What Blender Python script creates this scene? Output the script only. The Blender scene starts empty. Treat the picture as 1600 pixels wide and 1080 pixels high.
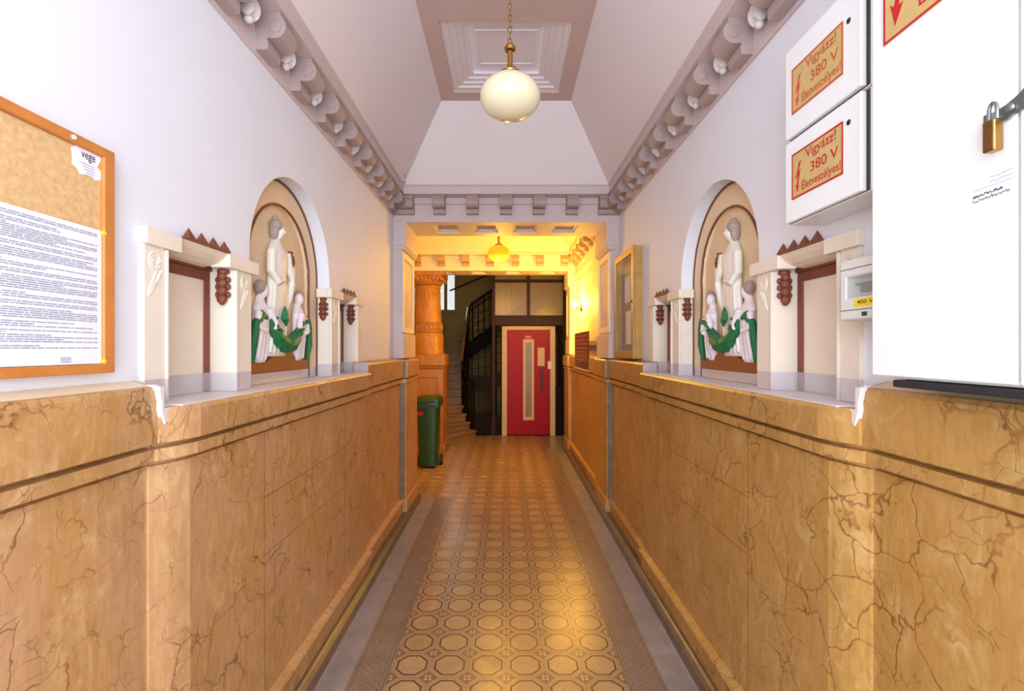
import bpy, bmesh, math, random
from mathutils import Vector, Matrix
from mathutils.geometry import tessellate_polygon
random.seed(4)
S = bpy.context.scene
C = S.collection
PI = math.pi
# ------------------------------------------------------------------ camera, light, exposure
cam_d = bpy.data.cameras.new('camera'); cam = bpy.data.objects.new('camera', cam_d); C.objects.link(cam)
cam.location = (0, 0, 1.68); cam.rotation_euler = (PI/2, 0, 0)
cam_d.sensor_width = 36; cam_d.lens = 760/1600*36
cam_d.shift_x = 9/1600; cam_d.shift_y = 5/1600; cam_d.clip_start = .02
S.camera = cam
w = bpy.data.worlds.new('sky'); S.world = w; w.use_nodes = True
w.node_tree.nodes['Background'].inputs[0].default_value = (.86, .90, 1, 1)
w.node_tree.nodes['Background'].inputs[1].default_value = 3.0
S.view_settings.view_transform = 'Standard'; S.view_settings.look = 'None'
S.view_settings.exposure = 0.0; S.view_settings.gamma = 1
try: S.view_settings.use_curve_mapping = False
except Exception: pass

def area(name, loc, rot, sx, sy, e, col):
    l = bpy.data.lights.new(name, 'AREA'); l.shape = 'RECTANGLE'; l.size = sx; l.size_y = sy; l.energy = e; l.color = col
    o = bpy.data.objects.new(name, l); C.objects.link(o); o.location = loc; o.rotation_euler = rot; return o
def point(name, loc, e, col, r=.08):
    l = bpy.data.lights.new(name, 'POINT'); l.energy = e; l.color = col; l.shadow_soft_size = r
    o = bpy.data.objects.new(name, l); C.objects.link(o); o.location = loc; return o
# daylight through the open street entrance behind the camera
area('entrance_daylight', (0, -.95, 2.0), (PI/2, 0, 0), 2.0, 3.0, 108, (.84, .91, 1))
# daylight of the stair window
area('stair_window_daylight', (-1.62, 12.85, 3.4), (-PI/2, 0, 0), .6, 1.4, 11, (.95, .95, .85))

# ------------------------------------------------------------------ materials
def srgb(r, g, b):
    f = lambda c: (c/255/12.92) if c/255 <= .04045 else ((c/255+.055)/1.055)**2.4
    return (f(r), f(g), f(b), 1)
class NT:
    def __init__(s, name):
        s.m = bpy.data.materials.new(name); s.m.use_nodes = True
        s.n = s.m.node_tree.nodes; s.l = s.m.node_tree.links; s.b = s.n['Principled BSDF']
    def put(s, sock, v):
        if v is None: return
        if isinstance(v, bpy.types.NodeSocket): s.l.new(v, sock)
        else: sock.default_value = v
    def M(s, op, a, b=None, c=None):
        n = s.n.new('ShaderNodeMath'); n.operation = op
        s.put(n.inputs[0], a); s.put(n.inputs[1], b); s.put(n.inputs[2], c); return n.outputs[0]
    def pos(s):
        g = s.n.new('ShaderNodeNewGeometry'); x = s.n.new('ShaderNodeSeparateXYZ'); s.l.new(g.outputs['Position'], x.inputs[0])
        s.P = g.outputs['Position']; return x.outputs[0], x.outputs[1], x.outputs[2]
    def noise(s, scale, detail=4, rough=.5, vec=None, dist=0):
        n = s.n.new('ShaderNodeTexNoise'); n.inputs['Scale'].default_value = scale; n.inputs['Detail'].default_value = detail
        n.inputs['Roughness'].default_value = rough; n.inputs['Distortion'].default_value = dist
        if vec is None:
            if not hasattr(s, 'P'): s.pos()
            vec = s.P
        s.l.new(vec, n.inputs['Vector']); return n.outputs['Fac'], n.outputs['Color']
    def mix(s, f, a, b, mode='MIX'):
        n = s.n.new('ShaderNodeMix'); n.data_type = 'RGBA'; n.blend_type = mode
        s.put(n.inputs[0], f); s.put(n.inputs[6], a); s.put(n.inputs[7], b); return n.outputs[2]
    def ramp(s, f, lo, hi):
        n = s.n.new('ShaderNodeMapRange'); n.clamp = True
        s.put(n.inputs[0], f); n.inputs[1].default_value = lo; n.inputs[2].default_value = hi; return n.outputs[0]
    def band(s, v, a, b):   # 1 inside [a,b]
        return s.M('MULTIPLY', s.M('GREATER_THAN', v, a), s.M('LESS_THAN', v, b))
    def bump(s, h, strength=.3, dist=.01):
        n = s.n.new('ShaderNodeBump'); n.inputs['Strength'].default_value = strength; n.inputs['Distance'].default_value = dist
        s.put(n.inputs['Height'], h); s.l.new(n.outputs[0], s.b.inputs['Normal'])
def plain(name, col, rough=.5, metal=0, var=.06, scale=8, bump=0, coat=0, spec=.5):
    t = NT(name); t.pos(); f, _ = t.noise(scale, 4)
    dark = tuple(c*(1-var*2) for c in col[:3])+(1,)
    t.put(t.b.inputs['Base Color'], t.mix(t.ramp(f, .3, .7), dark, col))
    t.b.inputs['Roughness'].default_value = rough; t.b.inputs['Metallic'].default_value = metal
    t.b.inputs['Coat Weight'].default_value = coat; t.b.inputs['Specular IOR Level'].default_value = spec
    if bump:
        g, _ = t.noise(scale*8, 3); t.bump(g, bump, .004)
    return t.m
def emit(name, col, st):
    t = NT(name); t.b.inputs['Base Color'].default_value = col
    t.b.inputs['Emission Color'].default_value = col; t.b.inputs['Emission Strength'].default_value = st; return t.m

def marble_mat(name, base, pink, pale, crack=1.0, tall=1.0, seams=False):
    t = NT(name); x, y, z = t.pos()
    mp = t.n.new('ShaderNodeMapping'); t.l.new(t.P, mp.inputs[0]); mp.inputs['Scale'].default_value = (1, 1, .55)
    mp.inputs['Rotation'].default_value = (.5, 0, 0)
    f1, c1 = t.noise(3.2, 7, .62, mp.outputs[0], .9)
    f2, _ = t.noise(9, 8, .7, mp.outputs[0], 1.2)
    f3, _ = t.noise(1.1, 3)
    f4, _ = t.noise(34, 5, .7, mp.outputs[0])
    col = t.mix(t.ramp(f1, .35, .65), base, pink)
    col = t.mix(t.ramp(f2, .52, .74), col, pale)
    col = t.mix(t.M('MULTIPLY', t.ramp(f4, .55, .8), .45), col, tuple(c*.55 for c in base[:3])+(1,))
    f5, _ = t.noise(2.2, 5, .6, mp.outputs[0]); col = t.mix(t.M('MULTIPLY', t.ramp(f5, .52, .72), .45), col, tuple(c*.62 for c in base[:3])+(1,))
    mp2 = t.n.new('ShaderNodeMapping'); t.l.new(t.P, mp2.inputs[0]); mp2.inputs['Scale'].default_value = (1, 1, .22)
    f6, _ = t.noise(42, 6, .7, mp2.outputs[0]); col = t.mix(t.M('MULTIPLY', t.ramp(f6, .5, .72), .35), col, tuple(c*.6 for c in base[:3])+(1,))
    col = t.mix(t.M('MULTIPLY', t.ramp(f6, .5, .32), .25), col, pale)
    # warped coordinates for the cracks
    va = t.n.new('ShaderNodeVectorMath'); va.operation = 'MULTIPLY_ADD'
    nc = t.n.new('ShaderNodeTexNoise'); nc.inputs['Scale'].default_value = 3.5; nc.inputs['Detail'].default_value = 5; t.l.new(t.P, nc.inputs['Vector'])
    t.l.new(nc.outputs['Color'], va.inputs[0]); va.inputs[1].default_value = (.32, .32, .32); t.l.new(t.P, va.inputs[2])
    def cracks(scale, w_, lo, hi):
        v = t.n.new('ShaderNodeTexVoronoi'); v.feature = 'DISTANCE_TO_EDGE'; v.inputs['Scale'].default_value = scale
        t.l.new(va.outputs[0], v.inputs['Vector'])
        line = t.M('SUBTRACT', 1, t.ramp(v.outputs['Distance'], 0, w_))
        m, _ = t.noise(scale*.6, 3)
        return t.M('MULTIPLY', line, t.ramp(m, lo, hi))
    k = t.M('MAXIMUM', cracks(5.5, .020, .42, .55), t.M('MULTIPLY', cracks(14, .035, .46, .60), .6))
    k = t.M('MULTIPLY', k, .75*crack)
    stain = t.M('MULTIPLY', t.ramp(t.noise(2.3, 6, .7)[0], .64, .72), .5*crack)
    col = t.mix(stain, col, srgb(135, 120, 105))
    col = t.mix(k, col, srgb(96, 56, 28))
    if seams:
        vert = t.M('MAXIMUM', t.band(y, 2.062, 2.068), t.band(y, 3.082, 3.089))
        vert = t.M('MAXIMUM', vert, t.band(y, .20, .206))
        hor = t.M('MAXIMUM', t.band(z, 1.046, 1.051), t.band(z, .80, .805))
        hor = t.M('MULTIPLY', hor, t.band(y, 2.06, 3.09))
        sm = t.M('MULTIPLY', t.M('MAXIMUM', vert, hor), t.M('LESS_THAN', z, 1.33))
        col = t.mix(t.M('MULTIPLY', sm, .6), col, srgb(105, 66, 34))
    t.put(t.b.inputs['Base Color'], col)
    t.put(t.b.inputs['Roughness'], t.M('ADD', .26, t.M('MULTIPLY', f2, .25)))
    t.bump(t.M('ADD', f2, t.M('MULTIPLY', k, -1.5)), .25, .004)
    return t.m

def floor_mat():
    t = NT('cement_tile_floor'); x, y, z = t.pos()
    ax = t.M('ABSOLUTE', x)
    u = t.M('SUBTRACT', t.M('FRACT', t.M('DIVIDE', x, .2)), .5)
    v = t.M('SUBTRACT', t.M('FRACT', t.M('ADD', t.M('DIVIDE', t.M('SUBTRACT', y, 2.583), .2), 20.5)), .5)
    au, av = t.M('ABSOLUTE', u), t.M('ABSOLUTE', v)
    d8 = t.M('MAXIMUM', t.M('MAXIMUM', au, av), t.M('MULTIPLY', t.M('ADD', au, av), .7071))
    cu, cv = t.M('SUBTRACT', .5, au), t.M('SUBTRACT', .5, av)
    rr = t.M('SQRT', t.M('ADD', t.M('MULTIPLY', cu, cu), t.M('MULTIPLY', cv, cv)))
    petal = t.M('SQRT', t.M('ADD', t.M('POWER', t.M('SUBTRACT', cu, .052), 2), t.M('POWER', t.M('SUBTRACT', cv, .052), 2)))
    f, _ = t.noise(6, 5, .6); g, _ = t.noise(40, 4, .7); big, _ = t.noise(1.4, 4)
    pale = t.mix(t.ramp(f, .3, .7), srgb(182, 152, 112), srgb(160, 130, 92))
    mid = srgb(164, 138, 108); dark = srgb(72, 44, 28); dark2 = srgb(106, 76, 54)
    col = t.mix(t.M('GREATER_THAN', d8, .405), pale, mid)
    col = t.mix(t.band(d8, .358, .405), col, dark)
    col = t.mix(t.M('MULTIPLY', t.band(d8, .452, .468), .55), col, dark2)
    corner = t.M('GREATER_THAN', d8, .525)
    col = t.mix(corner, col, srgb(128, 98, 72))
    col = t.mix(t.M('MULTIPLY', corner, t.M('LESS_THAN', petal, .040)), col, srgb(182, 158, 130))
    col = t.mix(t.M('LESS_THAN', rr, .016), col, dark)
    joint = t.M('MAXIMUM', t.M('GREATER_THAN', au, .494), t.M('GREATER_THAN', av, .494))
    col = t.mix(t.M('MULTIPLY', joint, .55), col, srgb(92, 66, 46))
    # patterned border course, then plain course
    bu = t.M('SUBTRACT', t.M('FRACT', t.M('DIVIDE', ax, .2)), .5)
    b1 = t.M('ABSOLUTE', bu)
    dm = t.M('ADD', b1, av)
    bcol = t.mix(t.ramp(f, .3, .7), srgb(140, 122, 110), srgb(122, 106, 98))
    bcol = t.mix(t.M('MULTIPLY', t.band(dm, .34, .38), .55), bcol, srgb(98, 80, 72))
    bcol = t.mix(t.M('MULTIPLY', t.band(dm, .12, .18), .5), bcol, srgb(98, 80, 72))
    bcol = t.mix(t.M('MULTIPLY', t.band(dm, .55, .60), .45), bcol, srgb(104, 86, 78))
    bl = t.M('MAXIMUM', t.band(ax, .612, .618), t.M('MAXIMUM', t.band(ax, .632, .636), t.band(ax, .776, .782)))
    bcol = t.mix(t.M('MULTIPLY', bl, .7), bcol, srgb(88, 70, 62))
    pcol = t.mix(t.ramp(f, .3, .7), srgb(152, 146, 148), srgb(132, 126, 128))
    pj = t.M('MAXIMUM', t.M('GREATER_THAN', av, .492), t.band(ax, .798, .803))
    pcol = t.mix(t.M('MULTIPLY', pj, .45), pcol, srgb(176, 170, 170))
    keep = t.M('SUBTRACT', 1, t.M('MULTIPLY', t.M('GREATER_THAN', y, 5.48), t.M('LESS_THAN', x, 0)))
    col = t.mix(t.M('MULTIPLY', keep, t.M('GREATER_THAN', ax, .605)), col, bcol)
    col = t.mix(t.M('MULTIPLY', keep, t.M('GREATER_THAN', ax, .80)), col, pcol)
    col = t.mix(t.M('MULTIPLY', t.ramp(big, .5, .75), .35), col, srgb(110, 88, 70))
    col = t.mix(t.M('MULTIPLY', t.ramp(g, .6, .85), .12), col, srgb(90, 70, 52))
    t.put(t.b.inputs['Base Color'], col)
    t.put(t.b.inputs['Roughness'], t.M('ADD', .19, t.M('MULTIPLY', f, .2)))
    t.bump(t.M('ADD', t.M('MULTIPLY', g, .5), t.M('MULTIPLY', joint, -1)), .22, .003)
    return t.m

def foot_reflection_mat(name, col, low, zline=1.583):   # panel paint; greyer glossy foot band is a shelf reflection put into the colour
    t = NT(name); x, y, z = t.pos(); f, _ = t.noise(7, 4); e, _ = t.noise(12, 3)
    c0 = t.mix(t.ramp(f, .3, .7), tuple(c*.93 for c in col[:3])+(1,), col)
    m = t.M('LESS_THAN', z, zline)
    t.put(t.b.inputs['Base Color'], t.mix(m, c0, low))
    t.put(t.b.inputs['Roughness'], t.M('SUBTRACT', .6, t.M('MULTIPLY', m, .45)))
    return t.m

MARBLE_L = marble_mat('ochre_marble_left', srgb(188, 142, 84), srgb(194, 150, 112), srgb(214, 180, 130), 1, seams=True)
MARBLE_R = marble_mat('ochre_marble_right', srgb(176, 132, 66), srgb(186, 144, 86), srgb(206, 174, 114), 1, seams=True)
MARBLE_C = marble_mat('ochre_marble_column', srgb(168, 112, 52), srgb(176, 122, 70), srgb(200, 156, 96), .5)
FLOOR = floor_mat()
WHITE = plain('white_wall_paint', srgb(230, 234, 244), .6, var=.015, scale=3, bump=.05)
SKIRT = plain('grey_brown_stone_skirting', srgb(112, 96, 80), .32, var=.18, scale=9)
LEDGE = plain('cream_plaster_ledge', srgb(232, 214, 182), .55, var=.05, scale=10)
SHELFW = plain('white_ledge_paint', srgb(226, 220, 220), .4, var=.03, scale=12)
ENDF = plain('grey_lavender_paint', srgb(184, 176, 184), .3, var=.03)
OLIVE = marble_mat('olive_grey_stone', srgb(112, 92, 62), srgb(124, 104, 78), srgb(150, 132, 98), .8)
CEILW = plain('ceiling_white', srgb(230, 222, 224), .65, var=.01, scale=3)
CEILP = plain('ceiling_pink_grey', srgb(202, 178, 170), .65, var=.02, scale=3)
FASC = plain('cornice_pale', srgb(206, 190, 190), .6, var=.02, scale=5)
CORB = plain('corbel_mauve', srgb(172, 152, 148), .6, var=.05, scale=10)
CORBW = plain('corbel_tan', srgb(190, 160, 130), .6, var=.05, scale=10)
SHELL = plain('shell_ornament_white', srgb(222, 216, 214), .6, var=.05, scale=30, bump=.4)
CREAM = foot_reflection_mat('cream_relief_paint', srgb(236, 226, 210), srgb(206, 198, 200))
CREAM2 = foot_reflection_mat('cream_panel_paint', srgb(236, 220, 200), srgb(200, 192, 192))
PEACH = foot_reflection_mat('peach_niche_paint', srgb(238, 212, 174), srgb(206, 194, 190), 1.57)
BROWNZ = foot_reflection_mat('red_brown_strip_paint', srgb(126, 66, 44), srgb(168, 146, 142))
BROWN = plain('red_brown_paint', srgb(126, 66, 44), .55, var=.1, scale=30)
BRBASE = plain('brown_mound_paint', srgb(152, 84, 34), .5, var=.08, scale=20)
ROBE = plain('robe_white', srgb(236, 232, 220), .45, var=.03, scale=20)
ROBE2 = plain('robe_lilac_white', srgb(240, 230, 236), .45, var=.03, scale=20)
HAIR = plain('hair_taupe', srgb(172, 154, 146), .55, var=.08, scale=40)
GREEN = plain('garland_green', srgb(16, 118, 70), .35, var=.15, scale=60, bump=.5)
BRASS = plain('brass', srgb(176, 134, 76), .25, 1, var=.1, scale=40)
IRON = plain('black_iron', srgb(24, 16, 12), .6, 0, var=.1, scale=20, spec=.15)
DKWOOD = plain('dark_brown_steel', srgb(60, 32, 18), .5, 0, var=.1, scale=20, spec=.2)
METALW = plain('white_enamel', srgb(236, 238, 240), .3, var=.01, scale=4)
METALW2 = plain('enamel_door_white', srgb(240, 244, 246), .3, var=.01, scale=4)
GAP = plain('dark_gap', srgb(60, 62, 60), .6, var=.05)
UNDER = plain('enamel_underside', srgb(226, 216, 200), .5, var=.03)
GOLD = plain('sign_gold', srgb(206, 178, 116), .4, var=.05, scale=30)
REDINK = plain('sign_red', srgb(196, 30, 34), .4, var=.03)
ORINK = plain('sign_faded_red', srgb(206, 84, 48), .4, var=.05)
BLACKP = plain('black_plastic', srgb(28, 30, 36), .4, var=.05)
PLAST = plain('grey_white_plastic', srgb(222, 226, 224), .35, var=.01)
YEL = plain('yellow_label', srgb(246, 222, 20), .5, var=.02)
STEEL = plain('galvanised_steel', srgb(150, 156, 156), .3, .9, var=.1, scale=60)
STRIPM = plain('matte_black', srgb(40, 40, 44), .7, var=.2, scale=20)
OAK = plain('orange_wood_frame', srgb(208, 132, 62), .45, var=.1, scale=14)
PAPER = plain('paper_white', srgb(236, 238, 248), .7, var=.01)
INK = plain('grey_print', srgb(150, 156, 176), .8, var=.05)
INKD = plain('dark_print', srgb(52, 54, 66), .8, var=.05)
PIN = plain('yellow_pin', srgb(250, 222, 60), .4, var=.02)
CASEW = plain('yellowish_wood', srgb(190, 146, 74), .4, var=.12, scale=12)
CASEIN = plain('case_backing', srgb(150, 112, 56), .6, var=.1, scale=5)
RED = plain('red_door_paint', srgb(158, 0, 18), .4, var=.05, scale=3, spec=.2)
DFRAME = plain('beige_frame_paint', srgb(206, 184, 146), .45, var=.05, scale=8)
BINM = plain('green_bin_plastic', srgb(34, 72, 26), .4, var=.06, scale=5)
BINRED = plain('red_bin_label', srgb(206, 20, 26), .5, var=.03)
STAIRM = plain('worn_stair_stone', srgb(150, 118, 84), .45, var=.12, scale=8)
LOBBY = plain('olive_stairwell_wall', srgb(172, 152, 98), .7, var=.04, scale=3)
HANDR = plain('handrail_wood', srgb(160, 112, 58), .2, var=.1, scale=20)
PLASTER = plain('warm_white_plaster', srgb(236, 226, 208), .6, var=.015, scale=4)
PLAQ = plain('dark_red_board', srgb(92, 34, 22), .3, var=.1, scale=10)
PLTXT = plain('plaque_letters', srgb(170, 110, 60), .4, var=.05)
def cork():
    t = NT('cork_board'); f, _ = t.noise(60, 6, .7); g, _ = t.noise(10, 4)
    c = t.mix(t.ramp(f, .35, .65), srgb(200, 160, 108), srgb(222, 188, 138))
    c = t.mix(t.M('MULTIPLY', t.ramp(g, .5, .7), .3), c, srgb(226, 178, 120))
    t.put(t.b.inputs['Base Color'], c); t.b.inputs['Roughness'].default_value = .85; return t.m
CORK = cork()
def glass(name, col, rough=.05, alpha=.35):
    t = NT(name); t.b.inputs['Base Color'].default_value = col; t.b.inputs['Roughness'].default_value = rough
    t.b.inputs['Alpha'].default_value = alpha; return t.m
GLASS = glass('clear_glass', (.8, .85, .85, 1), .04, .18)
GLASSF = glass('dusty_glass', srgb(176, 160, 120), .25, .5)
OPAL = NT('opal_glass'); OPAL.b.inputs['Base Color'].default_value = srgb(226, 216, 182); OPAL.b.inputs['Roughness'].default_value = .12
OPAL.b.inputs['Coat Weight'].default_value = .5; OPAL.b.inputs['Emission Color'].default_value = srgb(244, 232, 190); OPAL.b.inputs['Emission Strength'].default_value = .05
OPAL = OPAL.m
OPALY = emit('lit_opal_glass', (.9, .52, .02, 1), .45)
BULB = emit('lit_bulb', (1, .72, .30, 1), 30)
SKYP = emit('bright_sky_pane', (.85, .95, 1, 1), .75)

# ------------------------------------------------------------------ mesh helpers
W = {}
class MB:
    def __init__(s): s.v = []; s.f = []
    def add(s, vs, fs):
        o = len(s.v); s.v += [tuple(p) for p in vs]; s.f += [tuple(i+o for i in f) for f in fs]; return s
    def box(s, a, b):
        x0, y0, z0 = [min(a[i], b[i]) for i in range(3)]; x1, y1, z1 = [max(a[i], b[i]) for i in range(3)]
        return s.add([(x0,y0,z0),(x1,y0,z0),(x1,y1,z0),(x0,y1,z0),(x0,y0,z1),(x1,y0,z1),(x1,y1,z1),(x0,y1,z1)],
                     [(0,3,2,1),(4,5,6,7),(0,1,5,4),(1,2,6,5),(2,3,7,6),(3,0,4,7)])
    def plate(s, loops, fn, d0, d1):
        """2-D polygon with holes (loops of (a,b)), fn(a,b,d)->xyz, extruded from d0 to d1"""
        L = [[Vector((a, b, 0)) for a, b in lp] for lp in loops]
        tr = tessellate_polygon(L); flat = [p for lp in L for p in lp]; n = len(flat)
        vs = [fn(p.x, p.y, d0) for p in flat]+[fn(p.x, p.y, d1) for p in flat]
        fs = [tuple(t) for t in tr]+[tuple(i+n for i in reversed(t)) for t in tr]
        o = 0
        for lp in L:
            k = len(lp)
            for i in range(k):
                j = (i+1) % k; fs.append((o+i, o+j, o+j+n, o+i+n))
            o += k
        return s.add(vs, fs)
    def sweep(s, prof_list, close=True):
        """list of equal-length closed rings (list of xyz)"""
        n = len(prof_list[0]); vs = [p for r in prof_list for p in r]; fs = []
        for k in range(len(prof_list)-1):
            for i in range(n):
                j = (i+1) % n; fs.append((k*n+i, k*n+j, (k+1)*n+j, (k+1)*n+i))
        if close: fs.append(tuple(range(n-1, -1, -1))); fs.append(tuple((len(prof_list)-1)*n+i for i in range(n)))
        return s.add(vs, fs)
    def lathe(s, prof, c, axis='z', n=24, sx=1, sy=1):
        vs = []; fs = []
        for r, h in prof:
            for i in range(n):
                a = 2*PI*i/n; p, q = r*math.cos(a)*sx, r*math.sin(a)*sy
                vs.append({'z': (c[0]+p, c[1]+q, c[2]+h), 'x': (c[0]+h, c[1]+p, c[2]+q), 'y': (c[0]+p, c[1]+h, c[2]+q)}[axis])
        for k in range(len(prof)-1):
            for i in range(n):
                j = (i+1) % n; fs.append((k*n+i, k*n+j, (k+1)*n+j, (k+1)*n+i))
        fs.append(tuple(range(n-1, -1, -1))); fs.append(tuple((len(prof)-1)*n+i for i in range(n)))
        return s.add(vs, fs)
    def cyl(s, c, r, h, axis='z', n=20): return s.lathe([(r, 0), (r, h)], c, axis, n)
    def ell(s, c, rx, ry, rz, n=14, m=9):
        vs = []; fs = []
        for k in range(m+1):
            t = PI*k/m
            for i in range(n):
                a = 2*PI*i/n
                st = max(math.sin(t), 1e-3)
                vs.append((c[0]+rx*st*math.cos(a), c[1]+ry*st*math.sin(a), c[2]-rz*math.cos(t)))
        for k in range(m):
            for i in range(n):
                j = (i+1) % n; fs.append((k*n+i, k*n+j, (k+1)*n+j, (k+1)*n+i))
        fs.append(tuple(range(n-1, -1, -1))); fs.append(tuple(m*n+i for i in range(n)))
        return s.add(vs, fs)
    def tube(s, pts, r, n=8, closed=False):
        pts = [Vector(p) for p in pts]; N = len(pts); rs = r if isinstance(r, (list, tuple)) else [r]*N
        rings = []; up = None
        for i, p in enumerate(pts):
            if closed: d = pts[(i+1) % N]-pts[i-1]
            else: d = pts[min(i+1, N-1)]-pts[max(i-1, 0)]
            d.normalize()
            if up is None: up = Vector((0, 0, 1)) if abs(d.z) < .9 else Vector((1, 0, 0))
            a = d.cross(up)
            if a.length < 1e-4: a = d.cross(Vector((0, 1, 0)))
            a.normalize(); b = a.cross(d).normalized(); up = b
            rings.append([tuple(p+(a*math.cos(2*PI*k/n)+b*math.sin(2*PI*k/n))*rs[i]) for k in range(n)])
        if closed: rings.append(rings[0]); return s.sweep(rings, False)
        return s.sweep(rings)
    def bar(s, a, b, w_=.01, d=None):   # square bar between two points
        return s.tube([a, b], w_*.62, 4)
    def build(s, name, mat, parent=None, smooth=False, bevel=0, seg=2, label=None):
        o0 = Vector(W.get(parent.name, (0, 0, 0))) if parent else Vector((0, 0, 0))
        me = bpy.data.meshes.new(name); me.from_pydata([tuple(Vector(p)-o0) for p in s.v], [], s.f)
        bm = bmesh.new(); bm.from_mesh(me); bmesh.ops.remove_doubles(bm, verts=bm.verts, dist=1e-5)
        bmesh.ops.recalc_face_normals(bm, faces=bm.faces); bm.to_mesh(me); bm.free()
        if smooth:
            for p in me.polygons: p.use_smooth = True
            try: me.set_sharp_from_angle(angle=math.radians(40))
            except Exception: pass
        me.materials.append(mat)
        o = bpy.data.objects.new(name, me); C.objects.link(o)
        if parent: o.parent = parent
        W[o.name] = tuple(o0)
        if bevel:
            b = o.modifiers.new('bevel', 'BEVEL'); b.width = bevel; b.segments = seg; b.limit_method = 'ANGLE'; b.angle_limit = .6
        if label: o['label'] = label
        return o
def thing(name, loc, label, cat, group=None):
    o = bpy.data.objects.new(name, None); C.objects.link(o); o.location = loc; o.empty_display_size = .1
    W[o.name] = tuple(loc); o['label'] = label; o['category'] = cat
    if group: o['group'] = group
    return o
def tag(o, label, cat, group=None):
    o['label'] = label; o['category'] = cat
    if group: o['group'] = group
    return o
def struct(o): o['kind'] = 'structure'; return o
def text(name, string, rect, place, mat, parent, keep=False):
    """text fitted in rect (a0,b0,a1,b1) of a plane; place(a,b,d)->xyz"""
    c = bpy.data.curves.new('t', 'FONT'); c.body = string; c.size = 1; c.extrude = 0; c.resolution_u = 3; c.offset = .008
    o = bpy.data.objects.new('t', c); C.objects.link(o); bpy.context.view_layer.update()
    me = o.evaluated_get(bpy.context.evaluated_depsgraph_get()).to_mesh()
    vs = [tuple(v.co) for v in me.vertices]; fs = [tuple(p.vertices) for p in me.polygons]
    bpy.data.objects.remove(o); bpy.data.curves.remove(c)
    x0 = min(v[0] for v in vs); x1 = max(v[0] for v in vs); y0 = min(v[1] for v in vs); y1 = max(v[1] for v in vs)
    a0, b0, a1, b1 = rect
    P = lambda d: [place(a0+(v[0]-x0)/(x1-x0)*(a1-a0), b0+(v[1]-y0)/(y1-y0)*(b1-b0), d) for v in vs]
    m = MB(); m.add(P(.0006), fs)
    o = m.build(name, mat, parent); return o

H0 = -.9     # start of the hall behind the camera
RSH = .035    # right wall ornaments sit a little further down the hall

# ------------------------------------------------------------------ floor
m = MB(); m.box((-2.4, H0-1.5, -.1), (1.4, 13.2, 0)); f = struct(m.build('floor', FLOOR))

# ------------------------------------------------------------------ walls with niches
def arc(cy, spring, r, n=28):
    return [(cy+r*math.cos(PI*i/n), spring+r*math.sin(PI*i/n)) for i in range(n+1)]
NC, NR, NS = 2.6, .48, 2.09          # niche centre, radius, springing height
Wx, Bx = 1.12, 1.225
def wall(side, name):
    sh = RSH if side > 0 else 0
    fn = lambda a, b, d: (side*d, a, b)
    def rect(y0, y1, z1): return [(y0+sh, 1.44), (y1+sh, 1.44), (y1+sh, z1), (y0+sh, z1)]
    outer = [(H0, 1.42), (4.9, 1.42), (4.9, 3.9), (H0, 3.9)]
    nic = [(NC-NR+sh, 1.44), (NC+NR+sh, 1.44)]+[(p[0]+sh, p[1]) for p in arc(NC, NS, NR)]
    m = MB(); m.plate([outer, rect(1.58, 1.993, 2.05), nic, rect(3.21, 3.62, 2.05)], fn, Wx, Bx+.001)
    m.box((side*(Bx+.001), H0, 0), (side*1.42, 4.9, 3.9)); m.box((side*1.10, H0, 0), (side*1.25, 4.9, 1.42))
    return struct(m.build(name, WHITE))
wall(-1, 'wall_left'); wall(1, 'wall_right')

# wainscot : profile (x, z) swept along y with an offset towards the corridor
def prof_wain(off, top, ledge_x, ledge_z):
    return [(1.13, .0), (1.055-off, .0), (1.055-off, .165), (1.040-off, .172), (1.036-off, .182), (1.042-off, .192), (1.078-off, .20),
            (1.080-off, 1.325), (1.092-off, 1.328), (1.092-off, 1.338), (1.056-off, 1.342), (1.056-off, 1.378), (1.084-off, 1.382), (1.084-off, 1.391),
            (1.046-off, 1.396), (1.044-off, top-.012), (1.052-off, top), (ledge_x, ledge_z), (1.13 if ledge_x < 1.13 else ledge_x+.001, ledge_z-.01)]
def smooth(t): t = max(0, min(1, t)); return t*t*(3-2*t)
def wainscot(side, mat, ys, offf, top, lx, lz, name):
    m = MB(); m.sweep([[(side*x, y, z) for x, z in prof_wain(offf(y), top, lx, lz)] for y in ys])
    return struct(m.build(name, mat))
k = 0
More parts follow.
